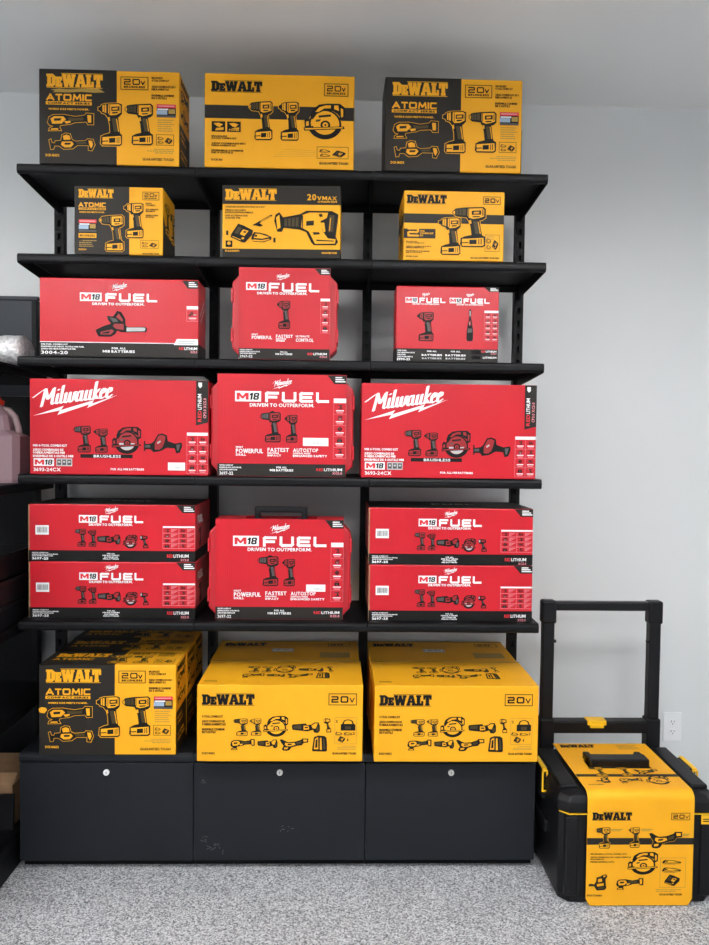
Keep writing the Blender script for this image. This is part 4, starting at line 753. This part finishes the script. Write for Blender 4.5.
def script_carton(loc, label, code):
    w, h, d = .616, .331, .22
    c = carton('combo_kit_carton', label, 'carton', w, h, d, 'red', loc, 0, 'large red cartons with white script lettering')
    f = front(c, (36, 33, 668, 368), w, h, d)
    f.begin('brand_lettering'); f.script(48, 58, 346, 164, 'pW')
    f.begin('dark_side_flash'); f.poly([(624, 34), (667, 34), (667, 180), (624, 191)], 'dark'); f.text(630, 80, 643, 135, 'LITHIUM', 'pW', 1, 1, vert=True); f.text(630, 138, 643, 178, 'RED', 'pR', 1, 1, vert=True); f.text(650, 95, 660, 165, 'CP3.0 XC5.0', 'pP', 1, 1, vert=True); f.poly([(632, 40), (645, 40), (645, 54), (638, 60), (632, 52)], 'pW', 1)
    for k, r in (('drill', (190, 196, 252, 290)), ('impact', (262, 205, 312, 290)), ('saw', (325, 198, 430, 294)), ('hackzall', (440, 220, 576, 290))):
        f.begin('tool_picture'); f.tool(k, *r, PR, 1)
    f.begin('feature_bar'); f.rect(215, 296, 400, 309, 'pK'); f.text(262, 298, 358, 307, 'BRUSHLESS', 'pW', 1, 1)
    f.begin('kit_text')
    for t, x, y in (('M18 4-TOOL COMBO KIT', 168, 263), ('JUEGO COMBINADO DE', 155, 278), ('4 HERRAMIENTAS M18', 160, 288), ('ENSEMBLE DE 4 OUTILS M18', 190, 300)): f.text(48, y, x, y+7.5, t, 'pW')
    m18(f, 50, 312, 122, 339)
    f.begin('feature_icon'); f.rect(130, 312, 186, 339, 'pL')
    for x in (133, 151, 169): f.rect(x, 316, x+14, 335, 'pG', 1); f.rect(x+3, 321, x+11, 327, 'pL', 2)
    f.begin('model_number'); f.text(50, 345, 146, 357, '3693-24CX', 'pW'); f.begin('battery_note'); f.text(322, 344, 440, 351, 'FOR ALL M18 BATTERIES', 'pW')
    spec_table(f, 592, 216, 667, 360, 4, 2)
    if code: barcode(f, 525, 322, 586, 350, False)
    f.end(); return c
script_carton((-.566, .004+.11, SZ[3]), 'large red carton with white script lettering, left of the fourth shelf', True)
script_carton((.583, .004+.11, SZ[3]), 'large red carton with white script lettering, right of the fourth shelf', False)

def five_tool(loc, label):
    w, h, d = .588, .2015, .31
    c = carton('combo_kit_carton', label, 'carton', w, h, d, 'red', loc, 0, 'long red cartons stacked in pairs', [('z', 0, .185, 'pK')])
    f = front(c, (45, 32, 635, 232), w, h, d)
    f.begin('dark_footer'); f.rect(46, 195, 634, 231.5, 'pK')
    fuel_head(f, (313, 43, 364, 67), (223, 70, 288, 97), (296, 71, 450, 97), (258, 99, 412, 107), 7)
    for k, r in (('drill', (208, 118, 248, 182)), ('impact', (254, 122, 284, 182)), ('recipflat', (287, 138, 370, 174)), ('saw', (378, 138, 430, 187)), ('light', (438, 140, 470, 186))):
        f.begin('tool_picture'); f.tool(k, *r, PR, 1)
    barcode(f, 70, 107, 117, 140); spec_table(f, 520, 107, 634, 186, 4, 2); corner(f, 566, 33, 634, 60)
    foot_text(f, 58, 202, 150, 228, '3697-25'); f.begin('battery_note')
    for k, (a, b) in enumerate(((322, 350), (306, 366), (312, 360), (308, 364))): f.text(a, 204+k*6.2, b, 208+k*6.2, ('FOR ALL', 'M18 BATTERIES', 'BATTERIES M18', 'M18 BATTERIES')[k], 'pW')
    lithium(f, 535, 207, 612, 218); f.end()
    box('card_edge', 'kraft', (-w/2-.0006, -w/2+.004, -d/2-.0004, -d/2+.003, .002, h-.002), c)
    r = right(c, (0, 0, 31, 20), w, h, d); r.begin('dark_footer'); r.rect(.1, 16.4, 30.9, 19.9, 'pK'); r.begin('series_lettering'); r.wide(4, 4, 14, 7, 'FUEL', .8, 'pW', 1, .22); r.begin('tool_picture'); r.tool('drill', 6, 8.5, 11, 15.5, PR, 1); r.end()
    g = top(c, (0, 0, 58, 31), w, h, d); g.begin('top_panel'); g.rect(.2, .2, 57.8, 30.8, 'dark'); g.begin('series_lettering'); g.wide(24, 12, 40, 16, 'FUEL', 1, 'pW', 1, .22); g.end()
    return c
F5 = five_tool((-.604, .052+.155, SZ[4]), 'long red five-tool carton, lower of the left stack on the fifth shelf')
dup(F5, (-.606, .054+.155, SZ[4]+.2042), 'long red five-tool carton, upper of the left stack on the fifth shelf', .003)
dup(F5, (.603, .036+.155, SZ[4]), 'long red five-tool carton, lower of the right stack on the fifth shelf')
dup(F5, (.601, .034+.155, SZ[4]+.2042), 'long red five-tool carton, upper of the right stack on the fifth shelf', -.003)

def nine_tool(loc, label, rear=False):
    w, h, d = .570, .267, .284
    c = carton('combo_kit_carton', label, 'carton', w, h, d, 'yellow', loc, 0, 'long yellow nine tool cartons')
    R_ = (32, 203, 680, 507); f = front(c, R_, w, h, d)
    f.begin('brand_lettering'); f.slab(52, 241, 255, 280, 'pK'); badge20(f, 545, 235, 656, 282, None, 3)
    f.begin('kit_text')
    for t, x, y in (('9-TOOL COMBO KIT', 133, 323), ('JUEGO COMBINADO DE', 140, 342), ('9 HERRAMIENTAS', 144, 354), ('ENSEMBLE COMBINE', 140, 374), ('DE 9 OUTILS', 105, 385)): f.text(52, y, x, y+8.5, t, 'pK')
    S9 = (('drill', (172, 335, 230, 404)), ('impact', (238, 335, 283, 404)), ('saw', (290, 325, 388, 407)), ('recipflat', (402, 350, 512, 392)), ('light', (526, 333, 557, 390)), ('multi', (163, 416, 258, 460)), ('recipflat', (268, 418, 347, 453)), ('grinder', (355, 414, 467, 463)), ('radio', (482, 402, 541, 466)))
    for k, r in S9: f.begin('tool_picture'); f.tool(k, *r, PY, 1)
    f.begin('contents_box'); f.frame(570, 330, 656, 436, 'pO', 1.6); f.tool('bag', 594, 338, 651, 382, PY, 1); f.text(574, 340, 582, 350, '2', 'pK'); f.tool('battery', 573, 386, 600, 402, PY, 1); f.tool('battery', 606, 388, 640, 402, PY, 1); f.tool('charger', 582, 404, 612, 430, PY, 1); f.text(642, 388, 649, 398, '2', 'pK'); f.text(620, 414, 624, 424, '1', 'pK')
    fine(f, 575, 442, 655, 460, 3, 'pO', 'r', 4); f.begin('model_number'); f.text(52, 469, 102, 477, 'DCK940D2', 'pK'); tough(f, 562, 469, 656, 477); f.end()
    g = top(c, (32, 0, 680, 321), w, h, d)
    if not rear:
        for k, r in S9:
            g.begin('tool_picture'); g.tool(k, r[0]+18-(r[0]-350)*.06, 70+(r[1]-325)*1.2, r[2]+18-(r[2]-350)*.06, 70+(r[3]-325)*1.2, PY, 1)
        g.begin('model_number'); g.text(52, 270, 102, 284, 'DCK940D2', 'pK')
    else:
        g.begin('brand_lettering'); g.slab(60, 40, 250, 84, 'pK'); g.begin('voltage_badge'); g.frame(540, 38, 645, 90, 'pK', 3); g.wide(552, 50, 612, 78, '20', 6, 'pK')
        g.begin('shipping_label'); g.rect(285, 130, 385, 180, 'pL'); barcode(g, 295, 138, 375, 172)
        g.begin('shade_panel'); g.rect(505, 190, 640, 270, 'pO')
    g.end()
    bm = bmesh.new(); bbox(bm, -w/2+.001, w/2-.001, d/2-.004, d/2+.0005, h-.002, h+.0016); link('flap_edge', bm_mesh(bm, 'flap_edge'), 'pO', c)
    return c
N9 = nine_tool((.0045, -.065+.142, DZ), 'long yellow nine-tool carton in front, middle of the base deck')
N9b = nine_tool((0, .2225+.142, DZ), 'long yellow nine-tool carton behind the middle front one', True)
dup(N9, (.6145, -.067+.142, DZ), 'long yellow nine-tool carton in front, right end of the base deck')
dup(N9b, (.6096, .2225+.142, DZ), 'long yellow nine-tool carton behind the right front one')

# ------------------------------------------------------------------ rolling tool box with a yellow card sleeve
def rolling_box():
    cx, y0, y1 = 1.207, -.200, .200; H = .372; hw = .267
    t = thing('rolling_tool_box', 'black rolling tool box wrapped in a yellow card sleeve', 'tool box', (cx, 0, 0))
    c = .03
    def plan(o, cc): return [(-hw-o, y0+cc-o), (-hw+cc-o, y0-o), (hw-cc+o, y0-o), (hw+o, y0+cc-o), (hw+o, y1+o), (-hw-o, y1+o)]
    def loft(name, m, rings, parent, bev=0):
        bm = bmesh.new(); R_ = [[bm.verts.new((p[0], p[1], z)) for p in pl] for pl, z in rings]; n = len(R_[0])
        for a, b in zip(R_[:-1], R_[1:]):
            for i in range(n): bm.faces.new((a[i], a[(i+1) % n], b[(i+1) % n], b[i]))
        bm.faces.new(R_[0][::-1]); bm.faces.new(R_[-1])
        bmesh.ops.recalc_face_normals(bm, faces=bm.faces)
        if bev: bmesh.ops.bevel(bm, geom=list(bm.edges), offset=bev, segments=2, profile=0.5, affect='EDGES')
        return link(name, bm_mesh(bm, name), m, parent)
    loft('body', 'blackplastic', [(plan(-.010, c), .004), (plan(-.005, c), .03), (plan(-.004, c), .305)], t, .004)
    boxes('foot', 'rubber', [(-.22, -.16, y0+.04, y0+.10, 0, .02), (.16, .22, y0+.04, y0+.10, 0, .02)], t, .004)
    prism('seal_line', 'yelplastic', [(-hw+c, y0-.0012), (hw-c, y0-.0012), (hw-.004, y0+c-.006), (hw-c, y0+.01), (-hw+c, y0+.01), (-hw+.004, y0+c-.006)], 'z', .3062, .3084, t)
    loft('lid', 'blackplastic', [(plan(0, c), .310), (plan(0, c), .345), (plan(-.010, c), .364), (plan(-.03, c), H)], t, .004)
    for s in (-1, 1):
        box('lid_ridge', 'blackplastic', (s*.222-.03, s*.222+.03, y0+.05, y1-.03, H-.004, H+.010), t, .006)
        box('front_column', 'blackplastic', (s*.226-.022, s*.226+.022, y0-.003, y0+.02, .03, .300), t, .006)
        lt = box('side_latch', 'blackplastic', (s*(hw-.004)-.014, s*(hw-.004)+.014, -.016, .086, .27, .378), t, .006)
        x = s*(hw+.002)
        fr = boxes('latch_clip', 'yelplastic', [(x-.009, x-.003, -.026, -.018, .30, .376), (x+.006, x+.012, -.026, -.018, .30, .376), (x-.009, x+.012, -.026, -.018, .37, .376), (x-.009, x+.012, -.026, -.018, .298, .304), (x-.006, x+.010, -.020, .09, .372, .381)], lt, .002)
        box('side_handle', 'blackplastic', (s*(hw-.002)-.012, s*(hw-.002)+.012, -.06, .12, .17, .215), t, .008)
    # badge on the front right
    bd = box('front_badge', 'yelplastic', (.205, .248, y0-.0045, y0-.001, .275, .305), t, .0006, 1); boxes('badge_print', 'pK', [(.210, .243, y0-.0052, y0-.0044, .284, .287), (.210, .235, y0-.0052, y0-.0044, .291, .294)], bd)
    # carrying handle in the lid, seen through the sleeve's opening
    boxes('carry_handle', 'blackgloss', [(-.106, -.082, -.020, .066, H-.01, H+.036), (.082, .106, -.020, .066, H-.01, H+.036), (-.106, .106, -.024, .030, H-.006, H+.042), (-.07, .07, -.028, -.02, H-.004, H+.018)], t, .005)
    # trolley frame
    hy0, hy1, zt = .222, .262, .925; xl, xr = -.217, .250
    for s, x in ((-1, xl+.026), (1, xr-.026)):
        p = box('handle_post', 'blackplastic', (x-.022, x+.022, hy0, hy1, .16, zt-.02), t, .005)
        box('post_collar', 'blackplastic', (x-.027, x+.027, hy0-.008, hy1+.006, .12, .47), p, .006)
        box('corner_cap', 'blackplastic', (x-.028, x+.028, hy0-.004, hy1+.004, zt-.085, zt+.004), p, .008)
        box('post_stop', 'blackplastic', (x-s*.025-.005, x-s*.025+.005, hy0+.005, hy0+.02, .765, .775), p, .001)
    box('grip_bar', 'blackgloss', (xl+.03, xr-.03, hy0+.002, hy1-.002, zt-.036, zt), t, .008)
    cb = box('cross_bar', 'blackplastic', (xl+.004, xr-.004, hy0-.006, hy1, .413, .462), t, .006)
    bt = boxes('release_button', 'yelplastic', [(-.037, .037, hy0-.012, hy1-.008, .447, .4665), (-.027, .027, hy0-.014, hy0, .437, .452)], cb, .003)
    for s in (-1, 1):
        box('wheel_housing', 'blackplastic', (s*.250-.018, s*.250+.018, .203, .24, .04, .34), t, .01)
        w = cyl('wheel', 'rubber', .095, s*.270-.018, s*.270+.018, 'x', t, 36, c=(.185, .095), bev=.004)
        cyl('wheel_hub', 'blackgloss', .055, s*.270-.020, s*.270+.020, 'x', w, 24, c=(.185, .095))
    # ---- yellow card sleeve: front panel, rounded fold, top panel with a hand opening
    sx = .178; yf = y0-.006; zt2 = H+.012; prof = [(yf, .004), (yf, .026)]
    rr = .028
    prof += [(yf, zt2-rr)] + [(yf+rr-rr*math.cos(a), zt2-rr+rr*math.sin(a)) for a in [math.pi/2*i/8 for i in range(1, 9)]] + [(-.03, zt2), (.04, zt2), (y1-.012, zt2)]
    N_ = len(prof)
    bm = bmesh.new(); cols = [-sx, -.112, .112, sx]
    def offs(i, k):
        a = prof[max(i-1, 0)]; b = prof[min(i+1, N_-1)]; dy, dz = b[0]-a[0], b[1]-a[1]; L = math.hypot(dy, dz)
        return (prof[i][0] - k*dz/L, prof[i][1] + k*dy/L)
    G_ = {}
    for k in (0, 1):
        for i in range(N_):
            p = prof[i] if k == 0 else offs(i, .0022)
            for j, x in enumerate(cols):
                xx = x if i else (x*.925 if j in (0, 3) else x)
                G_[k, i, j] = bm.verts.new((xx, p[0], p[1]))
    hole = (N_-3, 1)
    for i in range(N_-1):
        for j in range(3):
            if (i, j) == hole: continue
            bm.faces.new((G_[0,i,j], G_[0,i+1,j], G_[0,i+1,j+1], G_[0,i,j+1])); bm.faces.new((G_[1,i,j], G_[1,i,j+1], G_[1,i+1,j+1], G_[1,i+1,j]))
    for i in range(N_-1):
        for j in (0, 3): bm.faces.new((G_[0,i,j], G_[0,i+1,j], G_[1,i+1,j], G_[1,i,j]))
    for i in (0, N_-1):
        for j in range(3): bm.faces.new((G_[0,i,j], G_[0,i,j+1], G_[1,i,j+1], G_[1,i,j]))
    i, j = hole
    for a, b in (((i,j),(i,j+1)), ((i+1,j),(i+1,j+1)), ((i,j),(i+1,j)), ((i,j+1),(i+1,j+1))): bm.faces.new((G_[0,*a], G_[0,*b], G_[1,*b], G_[1,*a]))
    sl = link('card_sleeve', bm_mesh(bm, 'card_sleeve'), 'yellow', t)
    zf = zt2-rr
    f = Face(sl, (45, 330, 625, 905), (-sx, yf-.0022, .008), (2*sx, 0, 0), (0, 0, zf-.008))
    f.begin('dark_band'); f.rect(45.5, 535, 624.5, 572, 'dark')
    f.begin('brand_lettering'); f.slab(72, 394, 285, 434, 'pK'); badge20(f, 500, 396, 602, 436, None, 3)
    for k, r in (('drill', (90, 474, 170, 592)), ('impact', (270, 474, 330, 588)), ('grinder', (380, 500, 560, 592)), ('saw', (266, 612, 432, 738)), ('sander', (58, 735, 160, 826)), ('multi', (208, 757, 356, 822))):
        f.begin('tool_picture'); f.tool(k, *r, PY, 2, 'pY', 1.5)
    f.begin('callout_text')
    for x, y in ((175, 485), (338, 485), (562, 512)): f.rect(x, y, x+62-(20 if x > 500 else 0), y+5, 'pO'); f.rect(x, y+8, x+50-(16 if x > 500 else 0), y+12, 'pO')
    f.begin('kit_text')
    for t_, x, y in (('BRUSHLESS 6-TOOL COMBO KIT', 262, 620), ('JUEGO COMBINADO DE 6 HERRAMIENTAS', 285, 638), ('INALAMBRICAS', 140, 649), ('ENSEMBLE COMBINE DE 6 OUTILS', 195, 664)): f.text(66, y, x, y+7, t_, 'pK')
    f.begin('contents_box'); f.frame(446, 645, 586, 812, 'pO', 2); f.tool('battery', 456, 655, 560, 682, PY, 1); f.tool('battery', 456, 697, 560, 728, PY, 1); f.tool('charger', 468, 738, 556, 802, PY, 1)
    fine(f, 425, 820, 575, 838, 2, 'pO', seed=6); tough(f, 445, 845, 568, 855); f.begin('model_number'); f.text(52, 850, 132, 859, 'DCKTS681D1', 'pK'); f.end()
    ty0, ty1 = yf+rr, y1-.012
    g = Face(sl, (0, 0, 356, 370), (-sx, ty0, zt2+.0022), (2*sx, 0, 0), (0, ty1-ty0, 0))
    g.begin('dark_band'); g.rect(.5, 268, 355.5, 288, 'dark')
    for k, r in (('drill', (60, 212, 110, 285)), ('impact', (160, 212, 196, 282)), ('grinder', (215, 230, 300, 276)), ('sander', (55, 292, 105, 338)), ('multi', (135, 300, 215, 340)), ('saw', (225, 286, 310, 350))):
        g.begin('tool_picture'); g.tool(k, *r, PY, 2, 'pY', 1.2)
    g.begin('model_number'); g.text(20, 346, 70, 352, 'DCKTS681D1', 'pK')
    g.begin('brand_lettering'); g.slab(20, 14, 150, 40, 'pK', 1, False); fine(g, 235, 16, 335, 60, 5, 'pO', seed=9); g.end()
rolling_box()

# ------------------------------------------------------------------ side shelving at the left edge and what stands on it
SX0, SX1 = -1.42, -.935
t = thing('end_panel', 'slate grey end panel with black post behind the left shelf ends', 'panel', (-1.18, .40, 0))
def sb(name, m, e, bev=.003, y=.40): return box(name, m, (e[0]+1.18, e[1]+1.18, e[2]-y, e[3]-y, e[4], e[5]), t, bev)
sb('panel_sheet', 'slate', (SX0, -1.025, .40, .412, 1.70, 2.078), .001); sb('shaded_lower_sheet', 'black2', (SX0, -1.025, .40, .412, .02, 1.698), .001); sb('panel_cap', 'slate', (SX0, -1.0, .394, .42, 2.078, 2.094)); sb('post', 'black2', (-1.024, -1.003, .388, .43, 0, 2.078))  # lower sheet blackened: the shade low on the panel is put into its colour
for z, nm in ((.555, 'lowest, above the brown carton'), (.865, 'second from the bottom, under the crates'), (1.368, 'third from the bottom, under the pink jug'), (1.79, 'topmost, under the silver package')):
    t = thing('side_shelf', 'black side shelf at the left edge, ' + nm, 'shelf', (-1.18, 0, z), 0, 'black side shelves'); xr = SX1 if z < 1.7 else -.96
    sb('shelf_board', 'black', (SX0, xr, -.55, .383, -.006, 0), .001, 0); sb('front_lip', 'black', (xr-.012, xr, -.55, .383, -.034, -.0065), .003, 0); sb('back_rail', 'black2', (SX0, -1.0, .371, .383, -.05, -.0065), .001, 0)
t = thing('side_plinth', 'black side shelving base running out along the left edge of the carpet', 'shelving base', (-1.18, 0, 0))
sb('toe_board', 'black2', (SX0, SX1, -.85, .383, 0, .10), .003, 0); sb('deck', 'black', (SX0, SX1+.008, -.85, .383, .10, .135), .003, 0)
def jug(x, y, label):
    r = thing('soap_jug', label, 'jug', (x, y, 1.368), 0, 'pink soap jugs')
    hw, hd = .085, .06
    pts = [(-hw, -hd+.02), (-hw+.02, -hd), (-.008, -hd), (0, -hd+.008), (.008, -hd), (hw-.02, -hd), (hw, -hd+.02), (hw, hd-.02), (hw-.02, hd), (-hw+.02, hd), (-hw, hd-.02)]
    bm = bmesh.new(); rings = []
    for z, s in ((0, .94), (.012, 1), (.165, 1), (.172, .97)): rings.append([bm.verts.new((p[0]*s, p[1]*s, z)) for p in pts])
    for z, s, ox in ((.19, .72, -.016), (.245, .62, -.02), (.272, .38, -.02), (.285, .26, -.02)): rings.append([bm.verts.new((p[0]*s+ox, p[1]*s, z)) for p in pts])
    n = len(pts)
    for a, b in zip(rings[:-1], rings[1:]):
        for i in range(n): bm.faces.new((a[i], a[(i+1) % n], b[(i+1) % n], b[i]))
    bm.faces.new(rings[0][::-1]); bm.faces.new(rings[-1]); link('bottle', bm_mesh(bm, 'bottle'), 'pink', r)
    tube('handle', 'jughandle', [(.0, 0, .268), (.03, 0, .262), (.05, 0, .24), (.062, 0, .20), (.066, 0, .165)], .012, r)
    lathe('cap', 'redcap', [(.030, .283), (.030, .297), (.020, .303), (.012, .318), (.007, .335), (.003, .34)], r, 18, (-.02, 0, 0))
    return r
jug(-1.037, .15, 'pink plastic jug with red spout cap at the left edge')
# bubble foil roll
bm = bmesh.new(); rings = []; rs = random.Random(2)
for i in range(14):
    x = -.22+.44*i/13
    rings.append([bm.verts.new((x, (.075+rs.uniform(-.006, .006))*math.cos(2*math.pi*k/20), .055+(.055+rs.uniform(-.004, .004))*math.sin(2*math.pi*k/20))) for k in range(20)])
for a, b in zip(rings[:-1], rings[1:]):
    for k in range(20): bm.faces.new((a[k], a[(k+1) % 20], b[(k+1) % 20], b[k]))
bm.faces.new(rings[0][::-1]); bm.faces.new(rings[-1])
o = link('foil_package', bm_mesh(bm, 'foil_package', True), 'foil', None, (-1.172, .17, 1.7925)); tag(o, 'crinkled silver bubble-wrap package at the left edge', 'package')
# stacked black crates with white tags
def crate(z, label):
    r = thing('plastic_crate', label, 'crate', (-1.09, .05, z), 0, 'black crates at the left edge'); hw, hd, h = .14, .20, .085
    boxes('shell', 'blackplastic', [(-hw, hw, -hd, hd, 0, .006), (-hw, -hw+.006, -hd, hd, 0, h), (hw-.006, hw, -hd, hd, 0, h), (-hw, hw, -hd, -hd+.006, 0, h), (-hw, hw, hd-.006, hd, 0, h), (-hw-.006, hw+.006, -hd-.006, -hd+.006, h-.012, h), (hw-.006, hw+.006, -hd, hd, h-.012, h)], r, .002)
    for k in range(5): box('rib', 'blackplastic', (-hw+.03+k*.052, -hw+.04+k*.052, -hd-.005, -hd, .01, h-.014), r, .001)
    box('tag', 'pL', (hw-.05, hw-.02, -hd-.0062, -hd-.0054, .045, .062), r); return r
cr = crate(.865, 'lowest black plastic crate in the stack at the left edge')
dup(cr, (-1.085, .05, .953), 'second black plastic crate from the bottom at the left edge'); dup(cr, (-1.092, .05, 1.041), 'topmost black plastic crate in the stack at the left edge')
# brown card flap box and black bin on the base deck
r = thing('open_carton', 'open brown cardboard carton peeking out at the lower left edge', 'carton', (-1.088, .195, .135))
boxes('carton', 'kraft', [(-.13, .13, -.14, .14, 0, .004), (-.13, -.126, -.14, .14, 0, .15), (.126, .13, -.14, .14, 0, .15), (-.13, .13, -.14, -.136, 0, .15), (-.13, .13, .136, .14, 0, .15)], r)
prism('flap', 'kraft', [(-.14, .15), (-.10, .175), (-.10, .179), (-.14, .154)], 'x', -.13, .13, r)
r = thing('black_bin', 'black plastic bin in front of the brown carton, lower left edge', 'bin', (-1.072, -.105, .135))
prism('bin_shell', 'blackplastic', [(-.16, 0), (.13, 0), (.14, .13), (.125, .13), (.117, .012), (-.147, .012), (-.155, .13), (-.17, .13)], 'x', -.13, .13, r, .002)
box('rim', 'blackplastic', (-.135, .132, -.178, -.168, .118, .134), r, .002)
